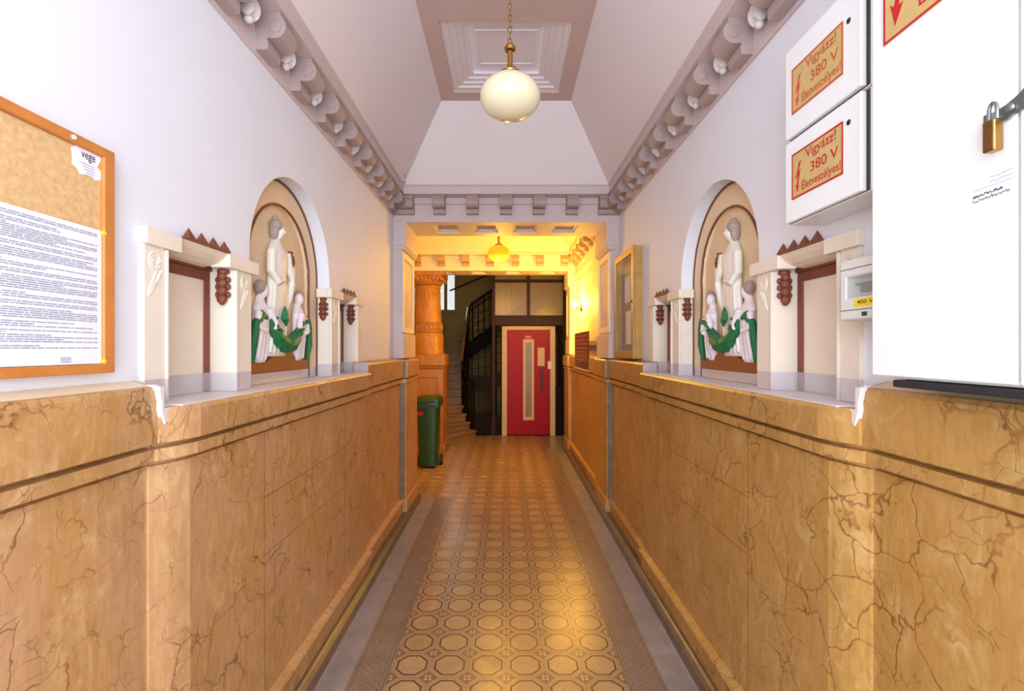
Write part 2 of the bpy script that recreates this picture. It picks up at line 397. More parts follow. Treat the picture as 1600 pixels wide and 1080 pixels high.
for side, mat in ((-1, MARBLE_L), (1, MARBLE_R)):
    sh = RSH if side > 0 else 0
    yA = 1.46-(.03 if side > 0 else 0); yB = 3.58+sh
    wainscot(side, mat, [H0, yA], lambda y: 0, 1.565, 1.118, 1.583, 'trim_%d' % (k+1))
    seg = [yA+i*.012 for i in range(11)]+[yB]
    wainscot(side, mat, seg, lambda y: .008+.045*smooth((y-yA)/.10)+.006*math.sin(min(1, (y-yA)/.12)*PI*2), 1.502, 1.13, 1.503, 'trim_%d' % (k+2))
    wainscot(side, mat, [yB, 4.82], lambda y: .03, 1.572, 1.118, 1.585, 'trim_%d' % (k+3))
    # white painted sill of the shelf section reaching back into the niches
    m = MB(); m.box((side*1.012, yA+.06, 1.500), (side*1.224, yB, 1.506)); m.box((side*1.05, yA, 1.500), (side*1.224, yA+.06, 1.506))
    # chipped white plaster at the ends of the higher blocks
    m.box((side*1.045, yA-.012, 1.50), (side*1.118, yA+.004, 1.572)); 
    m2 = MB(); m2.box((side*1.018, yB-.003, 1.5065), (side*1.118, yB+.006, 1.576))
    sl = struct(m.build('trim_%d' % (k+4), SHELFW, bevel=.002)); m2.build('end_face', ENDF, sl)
    # pale ledge strips on the raised sections
    rg = [(yA-.016, 1.567), (yA+.002, 1.567), (yA+.004, 1.50), (yA+.05, 1.4985), (yA+.044, 1.488), (yA+.026, 1.484), (yA+.018, 1.462), (yA+.008, 1.452), (yA+.0, 1.474), (yA-.008, 1.50), (yA-.006, 1.52), (yA-.014, 1.545)]
    m = MB(); m.plate([rg], lambda a, b, d: (side*d, a, b), 1.028, 1.05); m.build('plaster_chip', SHELFW, sl)
    for nm, y0, y1, o_, t0, t1 in ((5, H0, yA-.013, 0, 1.566, 1.584), (6, yB+.009, 4.81, .03, 1.573, 1.586)):
        m = MB(); m.add([(side*(1.056-o_), y0, t0), (side*1.119, y0, t1), (side*1.119, y1, t1), (side*(1.056-o_), y1, t0),
                         (side*(1.056-o_), y0, t0-.004), (side*1.119, y0, t1-.004), (side*1.119, y1, t1-.004), (side*(1.056-o_), y1, t0-.004)],
                        [(0,1,2,3), (7,6,5,4), (0,4,5,1), (1,5,6,2), (2,6,7,3), (3,7,4,0)])
        struct(m.build('trim_%d' % (k+nm), LEDGE if nm == 5 else mat))
    k += 6
# skirting step along the foot of the wainscot
for side, nm, ye in ((-1, 'baseboard_left', 5.44), (1, 'baseboard_right', 8.36)):
    pr = [(1.13, 0), (.948, 0), (.955, .05), (.972, .064), (.985, .070), (1.00, .068), (1.045, .055), (1.06, .058), (1.13, .058)]
    m = MB(); m.sweep([[(side*x, y, z) for x, z in pr] for y in (H0, ye)]); struct(m.build(nm, SKIRT))

# ------------------------------------------------------------------ blind doorway reliefs
def doorway(side, y0, y1, c0, c1, name_label, cut=None):
    """y0..y1 recess; c0..c1 full width."""
    sh = RSH if side > 0 else 0
    y0, y1, c0, c1 = y0+sh, y1+sh, c0+sh, c1+sh
    X = lambda x: side*x
    t = thing('blind_doorway', (X(1.12), (y0+y1)/2, 1.5), name_label, 'wall relief')
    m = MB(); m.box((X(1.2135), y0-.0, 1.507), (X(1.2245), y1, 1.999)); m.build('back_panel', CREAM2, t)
    # brown frame painted as a thin raised strip on the back panel
    m = MB(); g = .034
    def wob(a, n=22): return [a+random.uniform(-.002, .002) for _ in range(n)]
    fn = lambda a, b, d: (X(d), a, b)
    inner = [(y0+.012, 1.512), (y0+.012+g*.45, 1.512), (y0+.012+g*.45, 1.955), (y1-.012-g, 1.955), (y1-.012-g, 1.512), (y1-.012, 1.512), (y1-.012, 1.993), (y0+.012, 1.993)]
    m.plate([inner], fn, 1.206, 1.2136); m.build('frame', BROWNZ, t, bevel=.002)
    # jamb linings and pilasters
    for a, b in ((c0, y0), (y1, c1)):
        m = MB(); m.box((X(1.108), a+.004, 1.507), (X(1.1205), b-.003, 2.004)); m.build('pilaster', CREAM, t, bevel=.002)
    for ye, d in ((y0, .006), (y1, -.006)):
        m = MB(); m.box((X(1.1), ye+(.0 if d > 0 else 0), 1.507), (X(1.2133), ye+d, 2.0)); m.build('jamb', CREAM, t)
    # cap blocks and the hollow centre lintel
    for a, b in ((c0-.004, y0+.063), (y1-.067, c1+.035 if c0 < 2 else c1+.01)):
        if c0 > 2 and a < y0: a = c0-.035
        m = MB(); m.box((X(1.094), a, 2.003), (X(1.1205), b, 2.057)); m.box((X(1.10), max(a, y0)+.0005, 2.0035), (X(1.172), min(b, y1)-.0005, 2.0495))
        m.build('cap_block', CREAM, t, bevel=.0025)
    m = MB(); pr = [(1.2, 2.0495), (1.1195, 2.0495), (1.1195, 2.057), (1.104, 2.057), (1.106, 2.049), (1.118, 2.036), (1.14, 2.020), (1.17, 2.008), (1.2, 2.003)]
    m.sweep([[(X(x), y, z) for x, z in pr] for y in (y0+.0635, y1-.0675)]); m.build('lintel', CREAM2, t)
    m = MB(); m.box((X(1.2005), y0+.007, 1.9935), (X(1.2133), y1-.007, 2.0495)); m.build('soffit', BROWN, t)
    if c0 > 2:
        m = MB(); m.box((X(1.121), c0-.0095, 1.507), (X(1.190), c0-.004, 2.003)); m.box((X(1.121), c0-.034, 2.0032), (X(1.190), c0-.004, 2.0565)); m.build('jamb', CREAM, t)
    # brown ledge and its four spikes
    m = MB(); m.box((X(1.092), y0+.075, 2.0575), (X(1.1198), y1-.065, 2.062)); lg = m.build('spike_ledge', BROWN, t)
    n0 = y0+.12; st = (y1-y0-.20)/3
    for i in range(4):
        cy = n0+i*st; m = MB(); q = .022
        m.add([(X(1.094), cy-q, 2.062), (X(1.1195), cy-q, 2.062), (X(1.1195), cy+q, 2.062), (X(1.094), cy+q, 2.062), (X(1.110), cy, 2.103)],
              [(0,1,2,3), (0,1,4), (1,2,4), (2,3,4), (3,0,4)])
        m.build('spike', BROWN, t)
    # grape clusters
    def cluster(cx, cy, face):
        m = MB(); rows = [(1.985, .9), (1.957, 1), (1.925, 1), (1.893, 1)]
        m.lathe([(.022, 0), (.024, .012), (.018, .018)], (cx, cy, 1.985), n=12)
        for i, (z, s) in enumerate(rows):
            m.ell((cx, cy+face*.012, z-.012), .020*s, .016, .020*s)
            if i < 3:
                for dx in (-.021, .021): m.ell((cx+dx, cy+face*.004, z-.026), .0105, .010, .0125, 10, 6)
        m.ell((cx, cy+face*.010, 1.872), .014, .012, .016)
        m.build('grape_cluster', BROWN, t, smooth=True)
    cluster(X(1.150), y0+.012, 1); cluster(X(1.150), y1-.014, -1)
    if c0 < 2: cluster(X(1.150), c1+.006, 1)
    else: cluster(X(1.155), c0-.006, -1)
    # moulded scrolls at the head of each pilaster
    for a, b in ((c0, y0), (y1, c1)):
        m = MB(); cy = (a+b)/2
        for j in range(3):
            rr = .028-.007*j
            m.tube([(X(1.1075), cy+(rr*math.cos(q*.42)*.9), 1.955-.004*j+rr*math.sin(q*.42)) for q in range(15)], .003, 6)
        m.tube([(X(1.1075), cy+.030-.06*q/8, 1.93-.011*q+.004*math.sin(q*1.7)) for q in range(9)], .004, 6)
        m.tube([(X(1.1075), cy+.006-.035*q/6, 1.925-.013*q) for q in range(7)], .0035, 6)
        m.build('scroll_moulding', CREAM, t, smooth=True)
    return t
doorway(-1, 1.58, 1.993, 1.485, 2.118, 'cream blind doorway relief with brown spikes on left wall, just past the cork board')
doorway(-1, 3.21, 3.62, 3.083, 3.717, 'cream blind doorway relief on left wall, beyond the arched niche')
doorway(1, 1.58, 1.993, 1.485, 2.118, 'cream blind doorway relief on right wall, partly behind the breaker box')
doorway(1, 3.21, 3.62, 3.083, 3.717, 'cream blind doorway relief on right wall, between niche and glazed notice case')

# ------------------------------------------------------------------ arched niche reliefs
def niche(side, label):
    sh = RSH if side > 0 else 0
    X = lambda d: side*(Bx-d)           # d = distance out of the niche back
    P = lambda u, d, h: (X(d), u+sh, h)
    t = thing('arched_niche_relief', (X(0), NC+sh, 1.507), label, 'wall relief')
    fn = lambda a, b, d: (X(d), a+sh, b)
    R1 = NR-.002
    # outer band (between the two brown lines)
    outer = [(NC-R1, 1.507), (NC+R1, 1.507)]+arc(NC, NS, R1)[1:-1]+[(NC-R1, NS)]
    outer = [(NC-R1, 1.507), (NC+R1, 1.507)]+arc(NC, NS, R1)
    r2 = NR-.135
    inner = [(NC-r2, 1.5085), (NC+r2, 1.5085)]+arc(NC, NS, r2)
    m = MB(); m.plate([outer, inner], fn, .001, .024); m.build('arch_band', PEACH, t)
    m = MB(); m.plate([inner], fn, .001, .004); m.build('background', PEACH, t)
    for r, d, wd in ((NR-.006, .026, .0065), (r2+.004, .026, .007)):
        m = MB(); pts = [P(NC+r, d, 1.51+.03*i) for i in range(int((NS-1.51)/.03)+1)]
        pts += [P(NC+r*math.cos(PI*i/40), d, NS+r*math.sin(PI*i/40)) for i in range(41)]
        pts += [P(NC-r, d, NS-.03*i) for i in range(1, int((NS-1.51)/.03)+1)]
        pts = [(p[0], p[1]+random.uniform(-.0012, .0012), p[2]) for p in pts]
        m.tube(pts, wd, 6); m.build('arch_line', BROWN, t)
    # brown mound at the foot
    m = MB()
    a0, a1 = NC-r2+.004, NC+r2-.004
    pl = [(a0, 1.560), (a1, 1.560), (a1, 1.615), (NC+.20, 1.618), (NC+.16, 1.635), (NC+.10, 1.665), (NC-.04, 1.672), (NC-.11, 1.640), (NC-.17, 1.615), (a0, 1.610)]
    m.plate([pl], fn, .004, .03); m.build('mound', BRBASE, t, bevel=.004)
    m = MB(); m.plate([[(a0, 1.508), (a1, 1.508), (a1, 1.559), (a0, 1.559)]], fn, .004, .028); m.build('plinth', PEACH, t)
    def remesh(o, v=.005):
        r = o.modifiers.new('fuse', 'REMESH'); r.mode = 'VOXEL'; r.voxel_size = v; r.use_smooth_shade = True
        s_ = o.modifiers.new('soften', 'SMOOTH'); s_.factor = .6; s_.iterations = 3
    def loft(m, secs):   # (u, h, half width, depth)
        rings = []
        for u, h, wv, dp in secs:
            rings.append([P(u+wv*math.cos(2*PI*i/16), .004+dp*.5+dp*.55*math.sin(2*PI*i/16), h) for i in range(16)])
        m.sweep(rings)
    # standing woman
    u0 = NC-.075
    m = MB(); loft(m, [(u0+.01, 1.64, .105, .035), (u0, 1.75, .098, .045), (u0-.005, 1.88, .090, .055), (u0, 1.98, .088, .06), (u0+.002, 2.06, .078, .06),
                       (u0+.004, 2.13, .082, .066), (u0+.004, 2.185, .085, .062), (u0+.003, 2.215, .055, .05), (u0+.004, 2.24, .026, .04), (u0+.006, 2.29, .022, .035)])
    m.ell(P(u0+.008, .040, 2.292), .030, .026, .044)
    m.ell(P(u0+.013, .070, 2.288), .008, .005, .010, 8, 6)           # nose
    # arms: one bent up holding the jug, one across the waist
    m.tube([P(u0+.078, .045, 2.19), P(u0+.115, .05, 2.09), P(u0+.135, .055, 2.02), P(u0+.125, .06, 2.10), P(u0+.118, .062, 2.155)], [.026, .024, .018, .015, .012], 10)
    m.tube([P(u0-.078, .045, 2.18), P(u0-.095, .05, 2.07), P(u0-.06, .07, 2.02), P(u0, .078, 2.04)], [.024, .022, .018, .012], 10)
    m.tube([P(u0+.135, .05, 2.04), P(u0+.125, .04, 1.95), P(u0+.10, .035, 1.88)], [.024, .020, .010], 8)
    for du in (-.06, -.03, 0, .03, .06): m.tube([P(u0+du, .06, 2.02), P(u0+du*1.15, .052, 1.85), P(u0+du*1.3, .040, 1.66)], [.005, .008, .009], 6)
    b = m.build('standing_woman', ROBE, t, True); remesh(b)
    m = MB(); m.ell(P(u0-.012, .035, 2.318), .034, .034, .034); m.ell(P(u0-.022, .03, 2.29), .026, .018, .05); m.ell(P(u0-.018, .035, 2.352), .018, .018, .014)
    h_ = m.build('hair', HAIR, b, True); remesh(h_, .004)
    m = MB(); m.lathe([(.004, .0), (.016, .012), (.024, .045), (.020, .075), (.010, .09), (.014, .105)], P(u0+.112, .055, 2.10), n=14); m.build('jug', BROWN, t, True)
    # kneeling attendants
    for sgn, uc, nm in ((-1, NC-.235, 'attendant'), (1, NC+.205, 'attendant')):
        m = MB(); s = -sgn
        loft(m, [(uc+s*.01, 1.612, .045, .03), (uc, 1.68, .060, .04), (uc, 1.76, .068, .052), (uc+s*.005, 1.83, .066, .055), (uc+s*.006, 1.88, .060, .05), (uc+s*.006, 1.91, .030, .04), (uc+s*.008, 1.94, .018, .03)])
        m.ell(P(uc+s*.012, .035, 1.962), .026, .024, .036)
        m.ell(P(uc+s*.034, .040, 1.955), .007, .006, .008, 8, 6)
        m.tube([P(uc+s*.03, .055, 1.875), P(uc+s*.075, .065, 1.81), P(uc+s*.06, .07, 1.775)], [.022, .018, .012], 8)
        m.tube([P(uc-s*.05, .045, 1.86), P(uc-s*.065, .05, 1.78), P(uc-s*.01, .07, 1.77)], [.02, .018, .012], 8)
        for du in (-.03, 0, .03): m.tube([P(uc+du, .055, 1.76), P(uc+du*1.2, .035, 1.625)], [.006, .009], 6)
        b = m.build(nm, ROBE2, t, True); remesh(b)
        m = MB(); m.ell(P(uc-s*.006, .03, 1.982), .028, .027, .036); h_ = m.build('hair', HAIR, b, True); remesh(h_, .004)
    # green swag, drapes and small palm leaf
    m = MB()
    pts = []; rs = []
    for i in range(19):
        q = i/18; u = NC-.20+.38*q; h = 1.70+.125*(2*q-1)**2+.004*math.sin(i*2.2)
        pts.append(P(u, .055, h)); rs.append((.014+.030*math.sin(PI*q))*(1+.10*math.sin(i*2.9)))
    m.tube(pts, rs, 10)
    for i in range(40):
        q = random.random(); u = NC-.17+.33*q; h = 1.70+.125*(2*q-1)**2+random.uniform(-.02, .02)
        m.ell(P(u, .078, h), .010, .013, .008, 8, 5)
    m.build('garland', GREEN, t, True)
    for sgn in (-1, 1):
        m = MB(); uu = NC+sgn*.285
        m.tube([P(uu-sgn*.06, .05, 1.83), P(uu-sgn*.02, .05, 1.845), P(uu+sgn*.02, .045, 1.80), P(uu+sgn*.035, .04, 1.70), P(uu+sgn*.03, .03, 1.615)],
               [.016, .024, .02, .02, .012], 9); m.build('drape', GREEN, t, True)
    m = MB(); m.tube([P(u0+.02, .068, 1.90), P(u0-.004, .078, 1.87), P(u0-.006, .08, 1.835), P(u0+.02, .075, 1.80)], [.004, .014, .018, .005], 8)
    m.tube([P(u0+.035, .07, 1.865), P(u0+.028, .075, 1.83), P(u0+.012, .075, 1.80)], [.005, .012, .006], 8); m.build('palm_leaf', GREEN, t, True)
    return t
niche(-1, 'arched niche on left wall with painted relief of robed woman and two attendants')
niche(1, 'arched niche on right wall with painted relief of robed woman and two attendants')

# ------------------------------------------------------------------ cornices, corbels, ceilings
def corb_profile():
    p = [(0, 0), (.052, 0), (.056, .006), (.056, .040), (.050, .043), (.056, .047), (.050, .051)]
    for i in range(9):
        a = -PI/2+PI*.62*i/8; p.append((.088+.048*math.cos(a), .100+.050*math.sin(a)))
    p += [(.112, .150), (.112, .166), (0, .166)]
    return p
CP = corb_profile()
def corbel_side(m, side, wallx, y, z=3.0, w_=.062):
    m.sweep([[(side*(wallx-a), yy, z+b) for a, b in CP] for yy in (y-w_, y+w_)])
    for e in (-1, 1): m.lathe([(.028, 0), (.028, .004), (.018, .006)] if e > 0 else [(.018, -.006), (.028, -.004), (.028, 0)], (side*(wallx-.088), y+e*w_, z+.102), 'y', 16)
def corbel_front(m, x, wally, z=3.0, w_=.058, d=-1):
    m.sweep([[(xx, wally+d*a, z+b) for a, b in CP] for xx in (x-w_, x+w_)])
def cornice(side, wallx, y0, y1, n, ys, idx, mats=(FASC, CORB)):
    m = MB(); pr = [(wallx+.02, 2.985), (wallx-.012, 2.985), (wallx-.014, 3.0), (wallx-.014, 3.166), (wallx-.14, 3.168), (wallx-.14, 3.185), (wallx-.128, 3.192), (wallx-.128, 3.24), (wallx-.142, 3.25), (wallx-.142, 3.262), (wallx+.02, 3.262)]
    m.sweep([[(side*x, y, z) for x, z in pr] for y in (y0, y1)]); o = struct(m.build('trim_%d' % idx, mats[0]))
    for y in ys:
        m = MB(); corbel_side(m, side, wallx-.013, y); m.build('corbel', mats[1], o, True)
    for a, b in zip(ys[:-1], ys[1:]):
        c = (a+b)/2; m = MB()
        for j in range(5):
            q = (j-2)*.5
            m.ell((side*(wallx-.05), c+.026*math.sin(q), 3.095+.018*math.cos(q)), .034, .017, .045, 10, 7)
        m.ell((side*(wallx-.045), c, 3.06), .02, .02, .02, 8, 6)
        m.build('shell_ornament', SHELL, o, True)
    return o
cornice(-1, Wx, H0, 4.80, 0, [.48+.345*i for i in range(13)][1:13], 20)
cornice(1, Wx, H0, 4.80, 0, [.515+.345*i for i in range(13)][1:13], 21)

def hip(x0, x1, y0, y1, zb, xc0, xc1, yc0, yc1, zt, matside, name):
    m = MB(); m.add([(x0,y0,zb),(x1,y0,zb),(x1,y1,zb),(x0,y1,zb),(xc0,yc0,zt),(xc1,yc0,zt),(xc1,yc1,zt),(xc0,yc1,zt)],
                    [(0,1,5,4),(1,2,6,5),(2,3,7,6),(3,0,4,7)])
    o = m.build(name, matside); s = o.modifiers.new('thick', 'SOLIDIFY'); s.thickness = .03; s.offset = 1
    return struct(o)
hip(-.98, .98, -.90, 4.67, 3.262, -.564, .564, -.48, 4.25, 3.85, CEILW, 'ceiling')
m = MB(); fnz = lambda a, b, d: (a, b, d)
big = [(-.58, -.50), (.58, -.50), (.58, 4.27), (-.58, 4.27)]
def rc(x, y0, y1): return [(-x, y0), (x, y0), (x, y1), (-x, y1)]
m.plate([big, rc(.447, 3.22, 4.12), rc(.447, 1.9, 2.8), rc(.447, .4, 1.4)], fnz, 3.848, 3.87)
struct(m.build('trim_30', CEILP))
m = MB()
for (a, b) in ((3.22, 4.12), (1.9, 2.8), (.4, 1.4)):
    for i in (0, 1, 2, 3):
        m.plate([rc(.45-.045*i, a+.04*i-.001, b-.04*i+.001), rc(.40-.045*i, a+.04*(i+1), b-.04*(i+1))], fnz, 3.87+.0*i+.016*i, 3.886+.016*i)
    m.plate([rc(.30, a+.1, b-.1)], fnz, 3.952, 3.96)
    m.plate([rc(.225, a+.24, b-.24), rc(.205, a+.255, b-.255)], fnz, 3.944, 3.952)
struct(m.build('trim_31', CEILW))

# arch wall between the hall and the second bay
def arch(yf, yb, idx, x0, x1, half_l, half_r, coff_x, matf, mati, front_corb, corb_x):
    """beam with opening top z=2.97; x0..x1 whole width"""
    m = MB(); m.box((x0, yf, 2.975), (x1, yb, 3.26)); m.box((x0, yf-.002, 2.931), (x1, yf+.01, 2.975)); bm_ = struct(m.build('trim_%d' % idx, matf))
    # soffit with sunk panels
    fn = lambda a, b, d: (a, b, d)
    out = [(half_l, yf+.0105), (half_r, yf+.0105), (half_r, yb), (half_l, yb)]
    holes = [[(c-.125, yf+.13), (c+.125, yf+.13), (c+.125, yb-.13), (c-.125, yb-.13)] for c in coff_x]
    m = MB(); m.plate([out]+holes, fn, 2.935, 2.974)
    for c in coff_x:
        m.plate([[(c-.125, yf+.13), (c+.125, yf+.13), (c+.125, yb-.13), (c-.125, yb-.13)], [(c-.10, yf+.155), (c+.10, yf+.155), (c+.10, yb-.155), (c-.10, yb-.155)]], fn, 2.955, 2.974)
    m.build('soffit', mati, bm_)
    # front cornice
    m = MB(); pr = [(0, 3.166), (.14, 3.168), (.14, 3.185), (.128, 3.192), (.128, 3.24), (.142, 3.25), (.142, 3.262), (0, 3.262)]
    m.sweep([[(x, yf-a, z) for a, z in pr] for x in (x0+.02, x1-.02)]); m.box((x0+.02, yf-.022, 3.105), (x1-.02, yf, 3.165)); m.build('fascia', matf, bm_)
    for x in corb_x:
        m = MB(); corbel_front(m, x, yf, 3.0); m.build('corbel', front_corb, bm_, True)
    return bm_
B1F, B1B, B2F, B2B = 4.81, 5.42, 7.80, 8.31
arch(B1F, B1B, 40, -1.25, 1.25, -1.1, 1.1, [-.62, -.21, .20, .61], FASC, PLASTER, CORB, [-.655, -.33, -.003, .32, .645])
for sx in (-1, 1):
    m = MB(); m.sweep([[(xx, B1F-a*.9, 3.0+b*.99) for a, b in CP] for xx in (sx*.905, sx*1.10)]); o = struct(m.build('trim_%d' % (42+sx), CORB))
m = MB(); m.box((-1.5, B1F+.001, 3.262), (1.5, B1B, 4.2)); struct(m.build('trim_44', CEILW))
# the pilasters carrying it
def pier(side, idx, yf, yb, inner=.985, mat=FASC, matj=PLASTER):
    X = lambda x: side*x
    m = MB(); m.box((X(1.035), yf+.002, 1.584), (X(1.25), yb, 2.975)); o = struct(m.build('trim_%d' % idx, mat))
    m = MB(); m.box((X(1.012), yf-.006, 1.584), (X(1.115), yb+.004, 1.83)); m.build('plinth', mat, o, bevel=.004)
    m = MB(); m.box((X(.99), yf-.010, 2.70), (X(1.118), yb+.006, 2.934)); m.sweep([[(X(x), y, z) for x, z in ((1.12, 2.66), (1.02, 2.66), (.99, 2.70), (1.12, 2.70))] for y in (yf-.008, yb+.006)]); m.build('capital', mat, o, bevel=.003)
    m = MB(); fn = lambda a, b, d: (X(d), a, b)
    m.plate([[(yf+.02, 1.84), (yb-.02, 1.84), (yb-.02, 2.65), (yf+.02, 2.65)], [(yf+.09, 1.90), (yb-.09, 1.90), (yb-.09, 2.58), (yf+.09, 2.58)]], fn, 1.020, 1.036)
    m.build('jamb_panel', matj, o, bevel=.004)
    return o
pier(-1, 45, B1F, B1B); pier(1, 46, B1F, B1B)
def stone_pier(side, idx, yf, yb, mat, xi=.982):
    X = lambda x: side*x
    m = MB(); m.box((X(xi+.012), yf, .05), (X(1.13), yb, 1.34)); o = struct(m.build('trim_%d' % idx, mat, bevel=.006))
    if yf < 6:
        m = MB(); m.box((X(xi+.02), yf-.004, .06), (X(1.07), yf-.0005, 1.338)); m.build('end_slab', OLIVE, o)
        m = MB(); m.box((X(xi+.006), yf-.020, 1.40), (X(1.04), yf-.0145, 1.556)); m.build('cap_end', OLIVE, o, bevel=.002)
    m = MB(); m.box((X(xi-.012), yf-.014, 1.385), (X(1.13), yb+.014, 1.572)); m.build('cap', mat, o, bevel=.022, seg=4)
    m = MB(); m.box((X(xi), yf-.006, 1.34), (X(1.13), yb+.006, 1.38)); m.build('neck', mat, o, bevel=.006)
    m = MB(); m.box((X(xi-.002), yf-.008, .05), (X(1.13), yb+.008, .19)); m.build('foot', mat, o, bevel=.006)
    return o
stone_pier(-1, 47, B1F+.004, B1B, MARBLE_L); stone_pier(1, 48, B1F+.004, B1B, MARBLE_R)

# ------------------------------------------------------------------ second bay
m = MB(); m.box((1.13, 4.9, 0), (1.40, 8.4, 3.9)); struct(m.build('wall_back_right', PLASTER))
m = MB(); m.box((-2.40, 4.9, 0), (-1.80, 8.4, 3.9)); m.box((-1.8, 4.9, 0), (-1.25, 5.40, 3.9)); struct(m.build('wall_back_left', PLASTER))
wainscot(1, MARBLE_R, [B1B, B2B+.04], lambda y: .035, 1.572, 1.129, 1.585, 'trim_50')
cornice(1, 1.13, B1B, 7.8, 0, [5.60+.345*i for i in range(7)], 51, (PLASTER, CORBW))
hip(-1.70, .99, B1B, B2F-.14, 3.262, -1.15, .56, B1B+.35, B2F-.56, 3.85, PLASTER, 'ceiling')
m = MB(); m.box((-1.17, B1B+.33, 3.848), (.58, B2F-.54, 3.88)); m.box((-1.8, B1B, 3.2), (-1.70, B2F, 3.9)); struct(m.build('trim_52', PLASTER))
# framed plaster field on the right wall
m = MB(); fx = lambda a, b, d: (d, a, b)
m.plate([[(5.62, 1.72), (7.6, 1.72), (7.6, 2.74), (5.62, 2.74)], [(5.69, 1.79), (7.53, 1.79), (7.53, 2.67), (5.69, 2.67)]], fx, 1.108, 1.131)
m.box((1.09, 5.44, 2.80), (1.131, 7.78, 2.87)); m.box((1.10, 5.44, 2.87), (1.131, 7.78, 2.98)); struct(m.build('trim_53', PLASTER, bevel=.006))
# second beam
arch(B2F, B2B, 54, -1.82, 1.30, -1.8, 1.12, [-1.02, -.45, .12, .69], PLASTER, PLASTER, CORBW, [-1.42, -1.035, -.645, -.255, .145, .54, .93])
m = MB(); m.box((-2.3, B2F+.001, 3.262), (1.5, B2B, 4.7)); struct(m.build('trim_55', PLASTER))
pier(1, 56, B2F, B2B, mat=PLASTER); stone_pier(1, 57, B2F+.004, B2B+.02, MARBLE_R)

# column
col = thing('stone_column', (-1.30, 8.07, 0), 'round ochre marble column with carved capital on a square pedestal beside the stairs', 'column')
cx, cy = -1.30, 8.07
m = MB(); m.box((cx-.27, cy-.24, .14), (cx+.285, cy+.24, 1.36)); m.build('pedestal', MARBLE_C, col, bevel=.008)
m = MB(); fy = lambda a, b, d: (a, d, b)
m.plate([[(cx-.25, .2), (cx+.265, .2), (cx+.265, 1.3), (cx-.25, 1.3)], [(cx-.18, .28), (cx+.195, .28), (cx+.195, 1.22), (cx-.18, 1.22)]], fy, cy-.256, cy-.2405); m.build('pedestal_moulding', MARBLE_C, col, bevel=.004)
m = MB(); m.box((cx-.30, cy-.27, 0), (cx+.31, cy+.26, .14)); m.build('foot', MARBLE_C, col, bevel=.01)
m = MB(); m.box((cx-.285, cy-.26, 1.362), (cx+.30, cy+.255, 1.40)); m.box((cx-.30, cy-.275, 1.40), (cx+.315, cy+.27, 1.585)); m.build('pedestal_cap', MARBLE_C, col, bevel=.02, seg=3)
m = MB(); m.lathe([(.275, 1.586), (.275, 1.60), (.262, 1.64), (.262, 1.86), (.25, 1.925), (.232, 1.945)], (cx, cy, 0), n=36); m.build('base_drum', MARBLE_C, col, True)
m = MB(); m.lathe([(.232, 1.946), (.225, 2.12), (.212, 2.4), (.198, 2.66), (.21, 2.675), (.215, 2.70), (.20, 2.715)], (cx, cy, 0), n=36); sh_ = m.build('shaft', MARBLE_C, col, True)
m = MB()
for i in range(20):
    a = 2*PI*i/20; r = .232
    m.ell((cx+r*math.cos(a), cy+r*math.sin(a), 2.03), .018, .018, .055, 8, 6)
    m.ell((cx+r*math.cos(a+PI/20), cy+r*math.sin(a+PI/20), 1.99), .011, .011, .022, 6, 5); m.ell((cx+r*math.cos(a+PI/20), cy+r*math.sin(a+PI/20), 2.075), .011, .011, .022, 6, 5)
m.tube([(cx+.232*math.cos(2*PI*i/32), cy+.232*math.sin(2*PI*i/32), 2.105) for i in range(32)], .010, 6, True)
m.tube([(cx+.236*math.cos(2*PI*i/32), cy+.236*math.sin(2*PI*i/32), 1.955) for i in range(32)], .010, 6, True)
m.build('carved_band', MARBLE_C, col, True)
m = MB()
for i in range(24):
    a = 2*PI*i/24; m.ell((cx+.204*math.cos(a), cy+.204*math.sin(a), 2.57-.03*(i % 2)), .010, .010, .07, 6, 5)
m.build('carved_tongues', MARBLE_C, col, True)
m = MB(); m.lathe([(.205, 2.716), (.235, 2.735), (.262, 2.775), (.262, 2.80)], (cx, cy, 0), n=36); m.box((cx-.26, cy-.245, 2.80), (cx+.27, cy+.245, 2.86)); m.box((cx-.29, cy-.265, 2.86), (cx+.30, cy+.26, 2.934))
for i in range(9):
    m.ell((cx-.25+.0625*i, cy-.25, 2.80), .022, .014, .03, 8, 6); m.ell((cx+.275, cy-.23+.057*i, 2.80), .014, .022, .03, 8, 6)
m.build('capital', MARBLE_C, col, bevel=.004)

# ------------------------------------------------------------------ stairwell and lift
m = MB(); fyb = lambda a, b, d: (a, d, b)
m.plate([[(-2.3, 0), (1.4, 0), (1.4, 4.8), (-2.3, 4.8)], [(-1.95, 2.67), (-1.33, 2.67), (-1.33, 4.2), (-1.95, 4.2)]], fyb, 13.0, 13.2); struct(m.build('wall_stairwell_back', LOBBY))
m = MB(); m.box((-2.4, 8.4, 0), (-2.25, 13.2, 4.8)); struct(m.build('wall_stairwell_left', LOBBY))
m = MB(); m.box((1.3, 8.4, 0), (1.42, 13.2, 4.8)); struct(m.build('wall_stairwell_right', LOBBY))
m = MB(); m.box((-2.4, 8.3, 4.7), (1.42, 13.2, 4.8)); struct(m.build('ceiling', LOBBY))
m = MB(); m.plate([[(-1.95, 2.67), (-1.33, 2.67), (-1.33, 4.2), (-1.95, 4.2)], [(-1.90, 2.72), (-1.66, 2.72), (-1.66, 4.15), (-1.90, 4.15)], [(-1.58, 2.72), (-1.38, 2.72), (-1.38, 4.15), (-1.58, 4.15)]], fyb, 12.99, 13.06)
win = struct(m.build('window_1', LOBBY))
m = MB(); m.box((-1.96, 13.1, 2.66), (-1.32, 13.12, 4.21)); m.build('pane', SKYP, win)
m = MB(); m.box((-2.0, 12.94, 2.62), (-1.28, 13.0, 2.665)); m.build('sill', LOBBY, win)

